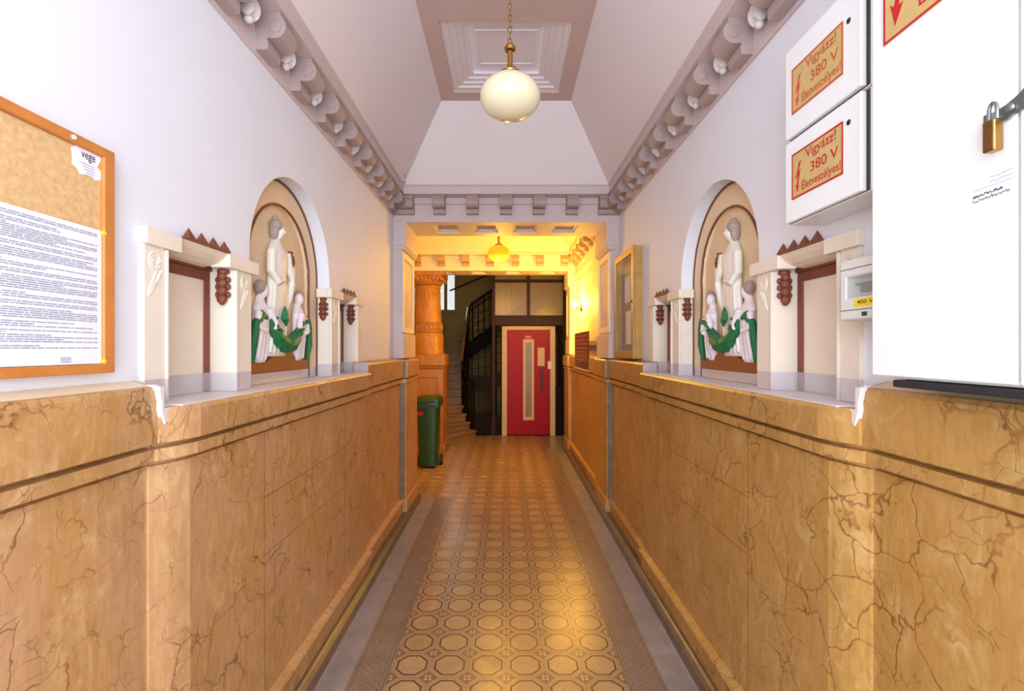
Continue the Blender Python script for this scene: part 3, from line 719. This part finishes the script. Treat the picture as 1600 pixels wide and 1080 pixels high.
st = thing('staircase', (-.9, 9.2, 0), 'dark winding stone staircase with iron railing climbing behind the column', 'staircase')
I = [(-.58, 9.22), (-.70, 9.33), (-.78, 9.46), (-.84, 9.62), (-.88, 9.78), (-.90, 9.95)]
O = [(-1.08, 8.42), (-1.62, 8.42), (-2.2, 8.55), (-2.24, 9.0), (-2.24, 9.45), (-2.24, 9.9)]
for kx in range(7, 14): I.append((-.90, 9.95+.28*(kx-6))); O.append((-2.24, 9.95+.28*(kx-6)-.03))
RIS = .14
for i in range(12):
    m = MB(); a, b, c, d = I[i], I[i+1], O[i+1], O[i]; z = RIS*(i+1)
    ring = lambda zz, e=0: [(a[0]+e*.02, a[1]-e*.03, zz), (b[0]+e*.02, b[1], zz), (c[0], c[1], zz), (d[0], d[1]-e*.03, zz)]
    m.sweep([ring(0.001), ring(z-.035)]); m.sweep([ring(z-.0349, 1), ring(z, 1)]); m.build('step', STAIRM, st)
m = MB(); m.box((-2.24, 11.9, 1.55), (-.9, 12.98, 1.82)); m.build('landing', STAIRM, st)
for j in range(8):
    m = MB(); z = 1.96+.17*j; x0 = -.9+.25*j; m.box((x0, 11.95, z-.03), (x0+.28, 12.98, z)); m.box((x0+.02, 11.96, z-.20), (x0+.25, 12.97, z-.0301)); m.build('step', STAIRM, st)
# iron railing of the stairs
rl = thing('stair_railing', (-.88, 9.6, 0), 'black wrought iron stair railing with wooden handrail left of the lift', 'railing')
path = [(-.90, 9.85, 1.44), (-.91, 10.0, 1.56), (-.91, 10.6, 1.92), (-.91, 11.2, 2.34), (-.90, 11.6, 2.66)]
m = MB(); m.tube(path, .03, 8); m.build('handrail', HANDR, rl, True)
path2 = [(-.90, 11.6, 2.66), (-.85, 11.75, 2.76), (-.60, 11.9, 2.95), (-.30, 11.92, 3.15), (.2, 11.92, 3.5)]
m = MB(); m.tube(path2, .028, 8); m.build('handrail', IRON, rl, True)
def along(pth, t):
    L = [(Vector(b)-Vector(a)).length for a, b in zip(pth, pth[1:])]; s = t*sum(L)
    for (a, b), l in zip(zip(pth, pth[1:]), L):
        if s <= l: return Vector(a).lerp(Vector(b), s/l)
        s -= l
    return Vector(pth[-1])
for pth, n in ((path, 15), (path2, 9)):
    for i in range(n):
        p = along(pth, (i+.5)/n); m = MB(); m.bar((p.x, p.y, p.z-.95), (p.x, p.y, p.z-.01), .018); m.build('baluster', IRON, rl)
    for dz, r in ((-.16, .011), (-.38, .008), (-.58, .008), (-.90, .035)):
        m = MB(); m.tube([(p[0], p[1], p[2]+dz) for p in pth], r, 6); m.build('rail_bar', IRON, rl)
    m = MB()
    for i in range(n*2):
        p = along(pth, (i+.5)/(n*2)); q = along(pth, (i+.52)/(n*2)); dd = (q-p).normalized()
        ring = [tuple(p+Vector((0, 0, -.085))+dd*.055*math.cos(a*PI/5)+Vector((0, 0, .055*math.sin(a*PI/5)))) for a in range(10)]
        m.tube(ring, .007, 5, True)
    m.build('scrollwork', IRON, rl)
m = MB(); m.sweep([[(-.87, y, z-1.05), (-.92, y, z-1.05), (-.92, y, z-.80), (-.87, y, z-.80)] for _, y, z in path]); m.build('string', IRON, rl)
low = [(-.62, 9.25, 1.0), (-.74, 9.40, 1.14), (-.86, 9.62, 1.30), (-.895, 9.82, 1.42)]
m = MB(); m.tube(low, .022, 8); m.build('handrail', IRON, rl, True)
for i in range(8):
    p = along(low, i/7); m = MB(); m.bar((p.x, p.y, p.z-.95), (p.x, p.y, p.z), .018); m.build('baluster', IRON, rl)
m = MB(); m.sweep([[(x+.02, y, z-1.02), (x-.02, y, z-1.02), (x-.02, y, z-.80), (x+.02, y, z-.80)] for x, y, z in low]); m.build('string', IRON, rl)
m = MB(); m.sweep([[(x, 11.93, z-1.28), (x, 11.96, z-1.28), (x, 11.96, z-.85), (x, 11.93, z-.85)] for x, y, z in ((-.9, 0, 2.7), (-.6, 0, 2.95), (-.3, 0, 3.15), (.9, 0, 3.98))]); m.build('string', IRON, rl)
# wall handrail of the upper flight
m = MB(); m.tube([(-1.5, 12.93, 3.22), (-.4, 12.93, 3.68), (.6, 12.93, 4.3)], .022, 8); tag(m.build('wall_handrail', DKWOOD), 'thin dark handrail rising along the back stairwell wall', 'handrail')

# iron fence beside the lift shaft
fe = thing('iron_fence', (-.46, 9.42, 0), 'black iron lattice fence between the staircase and the lift', 'fence')
m = MB(); m.box((-.68, 9.40, 0), (-.29, 9.44, .34)); m.build('kick_panel', IRON, fe)
m = MB(); m.box((-.68, 9.40, .86), (-.29, 9.44, 1.16)); m.build('middle_panel', IRON, fe)
for i in range(9):
    x = -.66+.046*i; m = MB(); m.bar((x, 9.42, .34), (x, 9.42, .86), .010); m.build('picket', IRON, fe)
for i in range(4):
    x = -.66+.123*i; m = MB(); m.bar((x, 9.42, 1.16), (x, 9.42, 2.55+.13*i*.6), .014); m.build('upright', IRON, fe)
for z in (1.32, 1.50, 1.68, 1.86, 2.04, 2.22, 2.40):
    m = MB(); m.bar((-.66, 9.42, z-.04), (-.29, 9.42, z+.03), .010); m.build('cross_bar', IRON, fe)
m = MB(); m.bar((-.68, 9.42, 2.55), (-.30, 9.42, 2.78), .03); m.build('top_rail', IRON, fe)

# lift
li = thing('lift', (.44, 9.4, 0), 'dark glazed lift cage with red door in cream frame at hall end', 'lift')
YF = 9.40
for x0, x1 in ((-.27, -.215), (1.10, 1.20)):
    m = MB(); m.box((x0, YF, 0), (x1, YF+.08, 4.6)); m.build('post', DKWOOD, li)
m = MB(); m.box((-.215, YF+.005, 2.13), (1.10, YF+.07, 2.31)); m.box((-.27, YF-.012, 2.285), (1.16, YF, 2.325)); m.build('beam', DKWOOD, li, bevel=.004)
m = MB(); m.box((-.215, YF+.01, 2.96), (1.10, YF+.07, 3.02)); m.build('transom_bar', DKWOOD, li)
m = MB(); m.box((.40, YF+.01, 2.31), (.46, YF+.07, 2.96)); m.box((.40, YF+.01, 3.02), (.46, YF+.07, 4.5)); m.build('mullion', DKWOOD, li)
for a, b, c, d in ((-.215, .40, 2.31, 2.96), (.46, 1.10, 2.31, 2.96), (-.215, .40, 3.02, 4.0), (.46, 1.10, 3.02, 4.0)):
    m = MB(); m.box((a, YF+.035, c), (b, YF+.042, d)); m.build('glass_pane', GLASSF, li)
m = MB(); m.box((-.085, YF-.03, 0), (.015, YF+.07, 2.11)); m.box((.845, YF-.03, 0), (.945, YF+.07, 2.11)); m.box((.015, YF-.03, 2.04), (.845, YF+.07, 2.11)); m.build('door_frame', DFRAME, li, bevel=.006)
dr = MB(); fyd = lambda a, b, d: (a, d, b)
dr.plate([[(.018, .02), (.842, .02), (.842, 2.037), (.018, 2.037)], [(.365, .36), (.495, .36), (.495, 1.80), (.365, 1.80)]], fyd, YF-.012, YF+.03)
door = dr.build('door', RED, li, bevel=.004)
m = MB(); m.plate([[(.325, .30), (.535, .30), (.535, 1.86), (.325, 1.86)], [(.372, .365), (.488, .365), (.488, 1.795), (.372, 1.795)]], fyd, YF-.02, YF-.0125); m.build('window_frame', DFRAME, door)
m = MB(); m.box((.366, YF+.0, .361), (.494, YF+.005, 1.799)); m.build('window_pane', GLASSF, door)
m = MB(); m.box((.365, YF-.018, 1.875), (.485, YF-.0125, 1.93)); m.build('name_strip', plain('pinkish_strip', srgb(206, 120, 110), .5), door)
m = MB(); m.box((.605, YF-.018, 1.345), (.74, YF-.0125, 1.70)); m.build('notice', DFRAME, door)
m = MB(); m.box((.66, YF-.05, .88), (.70, YF-.035, 1.29)); m.box((.665, YF-.035, .90), (.695, YF-.0125, .94)); m.box((.665, YF-.035, 1.23), (.695, YF-.0125, 1.27)); m.build('handle', BLACKP, door, bevel=.005)
m = MB(); m.box((.80, YF-.034, 1.29), (.875, YF-.0305, 1.44)); m.box((.81, YF-.04, 1.32), (.84, YF-.034, 1.35)); m.box((.81, YF-.04, 1.38), (.84, YF-.034, 1.41)); m.build('call_panel', PLAST, li)
m = MB()
for x in (-.205, -.098): m.bar((x, YF+.03, 0), (x, YF+.03, 2.13), .014)
for z in (1.20, 1.40, 1.60, 1.80, 1.92): m.bar((-.21, YF+.03, z), (-.09, YF+.03, z), .010)
m.tube([(-.15+.05*math.cos(PI*i/10), YF+.03, 1.98+.08*math.sin(PI*i/10)) for i in range(11)], .006, 6)
m.box((-.215, YF+.02, 0), (-.086, YF+.04, .36)); m.box((-.215, YF+.02, .95), (-.086, YF+.04, 1.20)); m.build('side_grille', IRON, li)
m = MB()
for z in (1.15, 1.65): m.bar((.95, YF+.03, z), (1.10, YF+.03, z), .014)
m.bar((.975, YF+.03, .9), (.975, YF+.03, 2.12), .014); m.box((.946, YF+.02, 0), (1.10, YF+.04, .95)); m.build('side_grille', IRON, li)
# lift car seen through the glass
m = MB(); m.box((-.20, YF+.12, .001), (1.12, YF+1.3, .04)); m.box((-.20, YF+1.28, .04), (1.12, YF+1.3, 2.25)); m.box((-.2, YF+.12, 2.25), (1.12, YF+1.3, 2.29)); m.box((-.22, YF+.12, 0), (-.2, YF+1.3, 2.29)); m.build('car', LOBBY, li)

# ------------------------------------------------------------------ wheelie bin
bn = thing('wheelie_bin', (-1.11, 6.98, 0), 'green wheelie bin standing behind the left pier next to the column', 'bin')
def rr(cx, cy, hx, hy, z, r=.03):
    out = []
    for sx, sy, a0 in ((1, 1, 0), (-1, 1, PI/2), (-1, -1, PI), (1, -1, 1.5*PI)):
        for i in range(4):
            a = a0+PI/2*i/3; out.append((cx+sx*(hx-r)+r*math.cos(a), cy+sy*(hy-r)+r*math.sin(a), z))
    return out
m = MB(); m.sweep([rr(-1.10, 6.97, .115, .16, .03), rr(-1.11, 6.98, .145, .20, .86)]); m.build('body', BINM, bn, True)
m = MB(); m.sweep([rr(-1.11, 6.98, .175, .235, .862), rr(-1.11, 6.98, .175, .235, .90)]); m.build('rim', BINM, bn)
m = MB(); m.sweep([rr(-1.11, 6.98, .18, .24, .902), rr(-1.11, 6.98, .175, .235, .97), rr(-1.11, 6.99, .14, .19, 1.0)]); m.build('lid', BINM, bn, True)
m = MB(); m.box((-1.252, 6.778, .75), (-1.16, 6.783, .80)); m.build('red_label', BINRED, bn)
m = MB(); m.cyl((-.965, 7.06, .075), .075, .04, 'x'); m.build('wheel', BLACKP, bn)
m = MB(); m.cyl((-1.27, 7.06, .075), .075, .04, 'x'); m.build('wheel', BLACKP, bn)
m = MB(); m.tube([(-1.0, 6.755, .945), (-.98, 6.735, .945), (-1.24, 6.735, .945), (-1.22, 6.755, .945)], .012, 8); m.build('handle', BINM, bn)

# ------------------------------------------------------------------ pendant lamps
def pendant(x, y, zc, r, ztop, opal, label, zrod):
    t = thing('pendant_lamp', (x, y, ztop), label, 'pendant lamp')
    m = MB(); m.ell((x, y, zc), r, r, r*.72, 40, 24); m.build('globe', opal, t, True)
    zt = zc+r*.71
    m = MB(); m.lathe([(r*.36, -.004), (r*.38, .008), (.02, .022), (.016, .04)], (x, y, zt), n=20)
    for a in range(3): m.ell((x+.05*math.cos(a*2.1+.9), y+.05*math.sin(a*2.1+.9), zt+.010), .009, .009, .009, 8, 6)
    m.build('fitter', BRASS, t, True)
    m = MB(); m.lathe([(.013, .03), (.014, zrod-zt-.02), (.026, zrod-zt-.015), (.029, zrod-zt), (.02, zrod-zt+.008), (.02, zrod-zt+.014), (.006, zrod-zt+.022)], (x, y, zt), n=18); m.build('rod', BRASS, t, True)
    m = MB(); z = zrod+.03; i = 0
    while z < ztop-.03:
        a = (i % 2)*PI/2
        m.tube([(x+.0085*math.cos(q*PI/6)*math.cos(a), y+.0085*math.cos(q*PI/6)*math.sin(a), z+.017*math.sin(q*PI/6)) for q in range(12)], .0022, 6, True)
        z += .029; i += 1
    m.build('chain', BRASS, t, True)
    m = MB(); m.tube([(x-.006-.012*abs(math.sin(q*.5)), y+.004, zrod+(ztop-zrod)*q/16) for q in range(17)], .0028, 6); m.build('cable', plain('tan_cable', srgb(150, 122, 66), .5), t, True)
    m = MB(); m.lathe([(.02, -.05), (.045, -.03), (.05, 0)], (x, y, ztop), n=18); m.build('ceiling_rose', BRASS, t, True)
    return t
pendant(.019, 2.40, 2.922, .150, 3.944, OPAL, 'cream glass globe pendant on brass chain, hanging nearest', 3.165)
pendant(-.10, 6.50, 2.955, .150, 3.848, OPALY, 'glowing yellow globe pendant hanging in the bay beyond the arch', 3.20)
point('pendant_glow', (-.10, 6.50, 2.70), 56, (1, .50, .05), .12)

# wall lamp (bay two)
wl = thing('wall_lamp', (1.129, 7.25, 2.28), 'small bright bulb lamp on the right wall beside the lift hall', 'wall lamp')
m = MB(); m.lathe([(.05, -.015), (.045, -.0295), (.02, -.04)][::-1], (1.144, 7.25, 2.28), 'x', 18); m.build('bracket', BRASS, wl, True)
m = MB(); m.tube([(1.10, 7.25, 2.28), (1.05, 7.25, 2.27), (1.03, 7.25, 2.29)], .008, 8); m.build('arm', BRASS, wl, True)
m = MB(); m.ell((1.02, 7.25, 2.345), .038, .038, .05, 20, 12); m.build('bulb', BULB, wl, True)
point('wall_lamp_light', (.95, 7.2, 2.36), 70, (1, .50, .05), .06)

# dark board on the right wall of the bay
pb = thing('plaque', (1.02, 6.5, 1.41), 'dark red wall board with rows of small lettering beyond the right pier', 'plaque')
m = MB(); m.box((1.0, 5.96, 1.42), (1.018, 7.1, 1.90)); m.build('board', PLAQ, pb, bevel=.004)
m = MB(); m.box((.995, 5.94, 1.395), (1.018, 7.12, 1.415)); m.build('bottom_rail', DFRAME, pb)
m = MB()
for i in range(7):
    z = 1.84-.052*i; y = 6.04
    while y < 6.98:
        l = random.uniform(.04, .13); m.box((.9985, y, z), (.9998, min(y+l, 7.02), z+.012)); y += l+.03
m.build('lettering', PLTXT, pb)
m = MB(); m.ell((.99, 6.45, 1.50), .012, .02, .02); m.build('knob', BRASS, pb, True)

# ------------------------------------------------------------------ glazed notice case on the right
nc = thing('notice_case', (1.119, 4.33, 1.60), 'yellow-brown wooden glazed notice case hanging on right wall by the arch', 'notice case')
y0, y1, z0, z1 = 3.99, 4.67, 1.60, 2.53
m = MB(); m.box((1.108, y0, z0), (1.1195, y1, z1)); m.box((1.055, y0, z0), (1.108, y0+.02, z1)); m.box((1.055, y1-.02, z0), (1.108, y1, z1)); m.box((1.055, y0+.02, z0), (1.108, y1-.02, z0+.02)); m.box((1.055, y0+.02, z1-.02), (1.108, y1-.02, z1)); m.build('case', CASEW, nc)
m = MB(); m.plate([[(y0-.004, z0-.004), (y1+.004, z0-.004), (y1+.004, z1+.004), (y0-.004, z1+.004)], [(y0+.055, z0+.06), (y1-.055, z0+.06), (y1-.055, z1-.055), (y0+.055, z1-.055)]], fx, 1.038, 1.0545); fr = m.build('door_frame', CASEW, nc, bevel=.004)
m = MB(); m.box((1.044, y0+.05, z0+.055), (1.047, y1-.05, z1-.05)); m.build('pane', GLASS, nc)
m = MB(); m.box((1.104, y0+.02, z0+.02), (1.1078, y1-.02, z1-.02)); m.build('backing', CASEIN, nc)
for a, b, c, d, wh in ((4.03, 4.22, 1.70, 2.05, 'lower sheet nearest the camera'), (4.27, 4.48, 1.72, 2.02, 'lower sheet nearest the arch'), (4.08, 4.26, 2.12, 2.36, 'upper sheet nearest the camera'), (4.32, 4.52, 2.10, 2.34, 'upper sheet nearest the arch')):
    m = MB(); m.box((1.1015, a, c), (1.1035, b, d)); tag(m.build('notice_sheet', PAPER), 'white paper '+wh+' inside the glazed notice case', 'paper sheet', 'sheets pinned in the glazed case')
m = MB(); m.cyl((1.03, y0+.03, 2.07), .009, .009, 'x', 10); m.build('knob', GAP, nc)

# ------------------------------------------------------------------ cork board on the left
cb = thing('cork_board', (-1.119, .8, 1.61), 'orange wood framed cork notice board hanging on the left wall nearest the camera', 'notice board')
XL = -1.09
fl = lambda a, b, d: (d, a, b)
y0, y1, z0, z1 = .30, 1.356, 1.614, 2.226
m = MB(); m.plate([[(y0, z0), (y1, z0), (y1, z1), (y0, z1)], [(y0+.03, z0+.024), (y1-.036, z0+.024), (y1-.036, z1-.026), (y0+.03, z1-.026)]], fl, -1.119, XL); m.build('frame', OAK, cb, bevel=.003)
m = MB(); m.box((-1.118, y0+.0305, z0+.0245), (-1.102, y1-.0365, z1-.0265)); m.build('cork', CORK, cb)
m = MB(); m.cyl((-1.0905, 1.225, 2.213), .006, .004, 'x', 10); m.build('screw', PLAST, cb)
# big printed notice
Xp = -1.1005
yR = 760*1.10/(791-161)
pts = []
m = MB(); n = 14
za = lambda y: 2.006
top = []; bot = []
for i in range(n+1):
    y = .42+(yR-.42)*i/n; w_ = .0012*math.sin(i*1.1)
    top.append((Xp+abs(w_), y, 2.0)); bot.append((Xp+abs(w_)*1.5, y, 1.640))
m.add(top+bot, [(i, i+1, n+2+i, n+1+i) for i in range(n)])
nt = m.build('printed_notice', PAPER); sm = nt.modifiers.new('t', 'SOLIDIFY'); sm.thickness = .0006
tag(nt, 'large white printed notice full of text pinned to the cork board', 'notice')
m = MB(); z = 1.985; row = 0
blocks = [2, 9, 2, 8, 2, 6, 3, 2, 5, 3, 6]; 
seq = []
for bi, b in enumerate(blocks): seq += [1]*b+[0]
zz = 1.985; Xt = Xp+.0034
i = 0
while zz > 1.672:
    on = seq[i % len(seq)]; i += 1
    if on:
        y = .44; ye = yR-.022-(random.random()*.25 if random.random() < .25 else 0)
        while y < ye:
            l = random.uniform(.006, .035); e = min(y+l, ye); m.add([(Xt, y, zz), (Xt, e, zz), (Xt, e, zz+.0021), (Xt, y, zz+.0021)], [(0, 1, 2, 3)]); y = e+.003
        zz -= .0052
    else: zz -= .0045
for q in range(3): m.add([(Xt, yR-.13, 1.656-.005*q), (Xt, yR-.10, 1.656-.005*q), (Xt, yR-.10, 1.658-.005*q), (Xt, yR-.13, 1.658-.005*q)], [(0, 1, 2, 3)])
m.build('print', INK, nt)
for zz, lb in ((1.994, 'yellow push pin at the top corner of the printed notice'), (1.646, 'yellow push pin at the bottom corner of the printed notice')):
    m = MB(); m.lathe([(.002, 0), (.005, .002), (.004, .006), (.006, .010), (.005, .012)], (Xp+.001, yR-.008, zz), 'x', 10); tag(m.build('push_pin', PIN, None, True), lb, 'push pin')
# torn sticker
def stk(px, py): y = 760*1.10/(791-px); return (y, 1.68+(545-py)/760*y)
pl = [stk(*p) for p in ((112, 229), (122, 227), (150, 242), (171, 250), (170, 256), (156, 254), (152, 262), (158, 268), (160, 276), (157, 282), (149, 282), (144, 276), (136, 273), (126, 272), (121, 262), (113, 256), (114, 247))]
m = MB(); m.plate([pl], fl, -1.1018, -1.1008); sk = tag(m.build('torn_sticker', PAPER), 'torn white paper scrap reading vege at the top corner of cork board', 'sticker')
a, b = stk(126, 246); c_, d_ = stk(152, 254)
text('lettering', 'vege', (a+.002, 2.170, c_-.006, 2.192), lambda p, q, d: (-1.1008+d, p, q), INKD, sk)
m = MB()
for q in range(4): m.box((-1.1006, a+.006*q, 2.162-.007*q), (-1.1003, c_-.008, 2.1638-.007*q))
m.build('small_print', INK, sk)

# ------------------------------------------------------------------ electrical boxes on the right
RW = lambda y0: (lambda a, b, d: (0, 0, 0))
def right_plane(xf): return lambda a, b, d: (xf-d, -a, b)      # a = -y (reading direction), b = z
def warning_sign(ya, yb, z0, z1, xf, lines, label, inkm, bolt=True):
    """ya (far) > yb (near)"""
    m = MB(); m.box((xf-.0015, yb, z0), (xf, ya, z1)); s = tag(m.build('warning_sign', GOLD), label, 'sign')
    pf = right_plane(xf-.0016)
    e = .006
    m = MB(); m.plate([[(-ya, z0), (-yb, z0), (-yb, z1), (-ya, z1)], [(-ya+e, z0+e), (-yb-e, z0+e), (-yb-e, z1-e), (-ya+e, z1-e)]], pf, 0, .0008); m.build('border', inkm, s)
    for (f0, f1, g0, g1, tx) in lines:
        W_, Hh = ya-yb, z1-z0
        text('lettering', tx, (-ya+W_*f0, z0+Hh*g0, -ya+W_*f1, z0+Hh*g1), right_plane(xf-.0016), inkm, s)
    return s, pf
def bolt(s, pf, a0, b0, w_, h, mat):
    P = [(.62, 1), (.12, .46), (.50, .56), (.30, .24), (.16, .30), (.34, 0), (.62, .22), (.46, .22), (.80, .76), (.42, .64), (.86, 1)]
    m = MB(); m.plate([[(a0+p*w_, b0+q*h) for p, q in P]], pf, 0, .0009); m.build('lightning_bolt', mat, s)
def box380(z0, z1, label, inkm, signlabel):
    t = thing('electrical_box', (1.119, 1.5, z0), label, 'electrical box')
    m = MB(); m.box((1.0, 1.27, z0), (1.1195, 1.712, z1)); m.build('body', METALW, t, bevel=.003)
    m = MB(); m.box((.998, 1.335, z0+.004), (1.0, 1.71, z1-.004)); m.build('gasket', GAP, t)
    m = MB(); m.box((.980, 1.344, z0+.004), (.9978, 1.708, z1-.006)); m.build('door', METALW2, t, bevel=.004)
    m = MB(); m.lathe([(.006, -.003), (.009, 0)], (.9803, 1.392, z0+.215), 'x', 14); m.build('lock', BLACKP, t)
    m = MB(); m.cyl((.985, 1.716, z0+.05), .006, .014, 'x', 8); m.cyl((.985, 1.716, z1-.05), .006, .014, 'x', 8); m.build('hinge', METALW, t)
    L = [(.30, .88, .68, .94, 'Vigyázz!'), (.40, .92, .39, .60, '380 V'), (.22, .96, .06, .34, 'Életveszélyes!')]
    s, pf = warning_sign(1.665, 1.412, z0+.075, z0+.229, .9795, L, signlabel, inkm)
    bolt(s, pf, -1.665+.016, z0+.092, .042, .10, inkm)
box380(2.113, 2.400, 'lower white steel electrical box with warning sign on right wall', REDINK, 'red-framed gold 380 V danger sign, bright red, on the lower electrical box')
box380(2.404, 2.72, 'upper white steel electrical box with warning sign on right wall', ORINK, 'gold 380 V danger sign with faded orange lettering on the upper electrical box')

# big cabinet
bc = thing('electrical_cabinet', (1.119, .85, 1.60), 'large white steel electrical cabinet with padlock on right wall nearest the camera', 'electrical cabinet')
m = MB(); m.box((.962, .45, 1.606), (1.1195, 1.262, 2.98)); m.build('body', METALW, bc, bevel=.004)
m = MB(); m.box((.945, .903, 1.612), (.9615, 1.258, 2.96)); m.build('door', METALW2, bc, bevel=.004)
m = MB(); m.box((.945, .46, 1.612), (.9615, .896, 2.96)); m.build('side_door', METALW2, bc, bevel=.004)
m = MB(); m.sweep([[(.944, y, z0), (.938, y, z0), (.938, y, z1), (.944, y, z1)] for y, z0, z1 in ((.945, 2.112, 2.134), (.912, 2.110, 2.138), (.892, 2.118, 2.146), (.870, 2.112, 2.160), (.82, 2.112, 2.160))])
m.box((.928, .932, 2.110), (.944, .946, 2.132)); m.ell((.936, .903, 2.128), .005, .008, .008); hs = m.build('hasp', STEEL, bc)
pk = thing('padlock', (.925, .92, 2.06), 'small brass padlock hanging from the hasp of the large cabinet', 'padlock')
m = MB(); m.box((.910, .908, 2.052), (.930, .931, 2.112)); m.build('body', BRASS, pk, bevel=.003)
m = MB(); m.tube([(.920, .912, 2.112), (.920, .912, 2.134), (.920, .915, 2.142), (.920, .9195, 2.145), (.920, .924, 2.142), (.920, .927, 2.134), (.920, .927, 2.112)], .0032, 8); m.build('shackle', STEEL, pk, True)
s, pf = warning_sign(1.215, .78, 2.435, 2.70, .944, [(.24, .97, .10, .26, 'ÉLETVESZÉLYES'), (.24, .97, .40, .56, 'NAGYFESZÜLTSÉG'), (.3, .9, .70, .90, 'VIGYÁZZ!')],
                     'large gold high voltage sign at the top of the big cabinet', REDINK)
bolt(s, pf, -1.215+.008, 2.462, .085, .20, REDINK)
# faint writing and pen notes on the door
m = MB(); random.seed(9)
def scribble(ya, yb, z, h, mat, r):
    pts = []; n = 46
    for i in range(n): pts.append((.9443, ya+(yb-ya)*i/(n-1), z+h*(random.random()-.5)+.003*i/n))
    mm = MB(); mm.tube(pts, r, 4); mm.build('pen_note', mat, bc)
scribble(.985, .925, 1.985, .007, INKD, .0007); scribble(.985, .912, 1.976, .006, INKD, .0006)
scribble(.985, .905, 1.997, .003, INK, .0004); scribble(.95, .905, 2.014, .004, INK, .0004); scribble(.95, .905, 2.005, .003, INK, .0004)
m = MB(); m.box((.952, .40, 1.586), (1.06, 1.20, 1.604)); tag(m.build('dark_strip', STRIPM, bevel=.004), 'black strip lying on the marble ledge under the large cabinet', 'strip')  # plain near-black strip between the ledge and the cabinet base

# small breaker box
bb = thing('breaker_box', (1.119, 1.4, 1.76), 'small grey-white plastic breaker box with yellow voltage label on right wall', 'breaker box')
xf = 1.02; y0, y1, z0, z1 = 1.27, 1.486, 1.765, 1.945
m = MB(); m.plate([[(y0, z0), (y1, z0), (y1, z1), (y0, z1)], [(y0+.03, z0+.066), (y1-.026, z0+.066), (y1-.026, z0+.126), (y0+.03, z0+.126)]], fx, xf, xf+.05)
m.box((xf+.05, y0, z0), (1.107, y1, z1)); m.build('housing', PLAST, bb, bevel=.006, seg=3)
m = MB(); m.box((xf-.0008, y0+.002, z0+.028), (xf, y1-.002, z0+.030)); m.build('seam', GAP, bb)
m = MB(); m.box((xf-.0008, y0+.002, z1-.030), (xf, y1-.002, z1-.028)); m.build('seam', GAP, bb)
m = MB(); m.box((xf+.002, y0+.031, z0+.067), (xf+.004, y1-.027, z0+.125)); m.build('window', GLASS, bb)
m = MB()
for i in range(3): m.box((xf+.03, 1.385+.022*i, z0+.082), (xf+.049, 1.398+.022*i, z0+.104))
m.box((xf+.025, 1.375, z0+.104), (xf+.049, 1.455, z0+.110)); m.build('switches', GAP, bb)
m = MB(); m.box((xf-.0012, 1.335, z0+.038), (xf, 1.425, z0+.061)); lb = m.build('voltage_label', YEL, bb)
text('lettering', '400 V', (-1.412, z0+.044, -1.350, z0+.056), right_plane(xf-.0013), INKD, lb)
m = MB(); m.box((xf-.001, 1.375, z0+.009), (xf, 1.395, z0+.021)); m.build('latch', GAP, bb)

# little security camera in the cornice corner
sc = thing('security_camera', (-.975, 4.62, 3.262), 'tiny dark-lensed security camera on the cornice at the far left corner', 'security camera')
m = MB(); m.lathe([(.022, 0), (.022, .02), (.010, .03)], (-.975, 4.62, 3.263), n=14); m.build('base', FASC, sc)
m = MB(); m.cyl((-.965, 4.52, 3.315), .022, .09, 'y', 14); m.build('barrel', FASC, sc, True)
m = MB(); m.cyl((-.965, 4.515, 3.315), .016, .006, 'y', 14); m.build('lens', BLACKP, sc)
# name for tiny screws left in the right wall is skipped: paint blemishes only
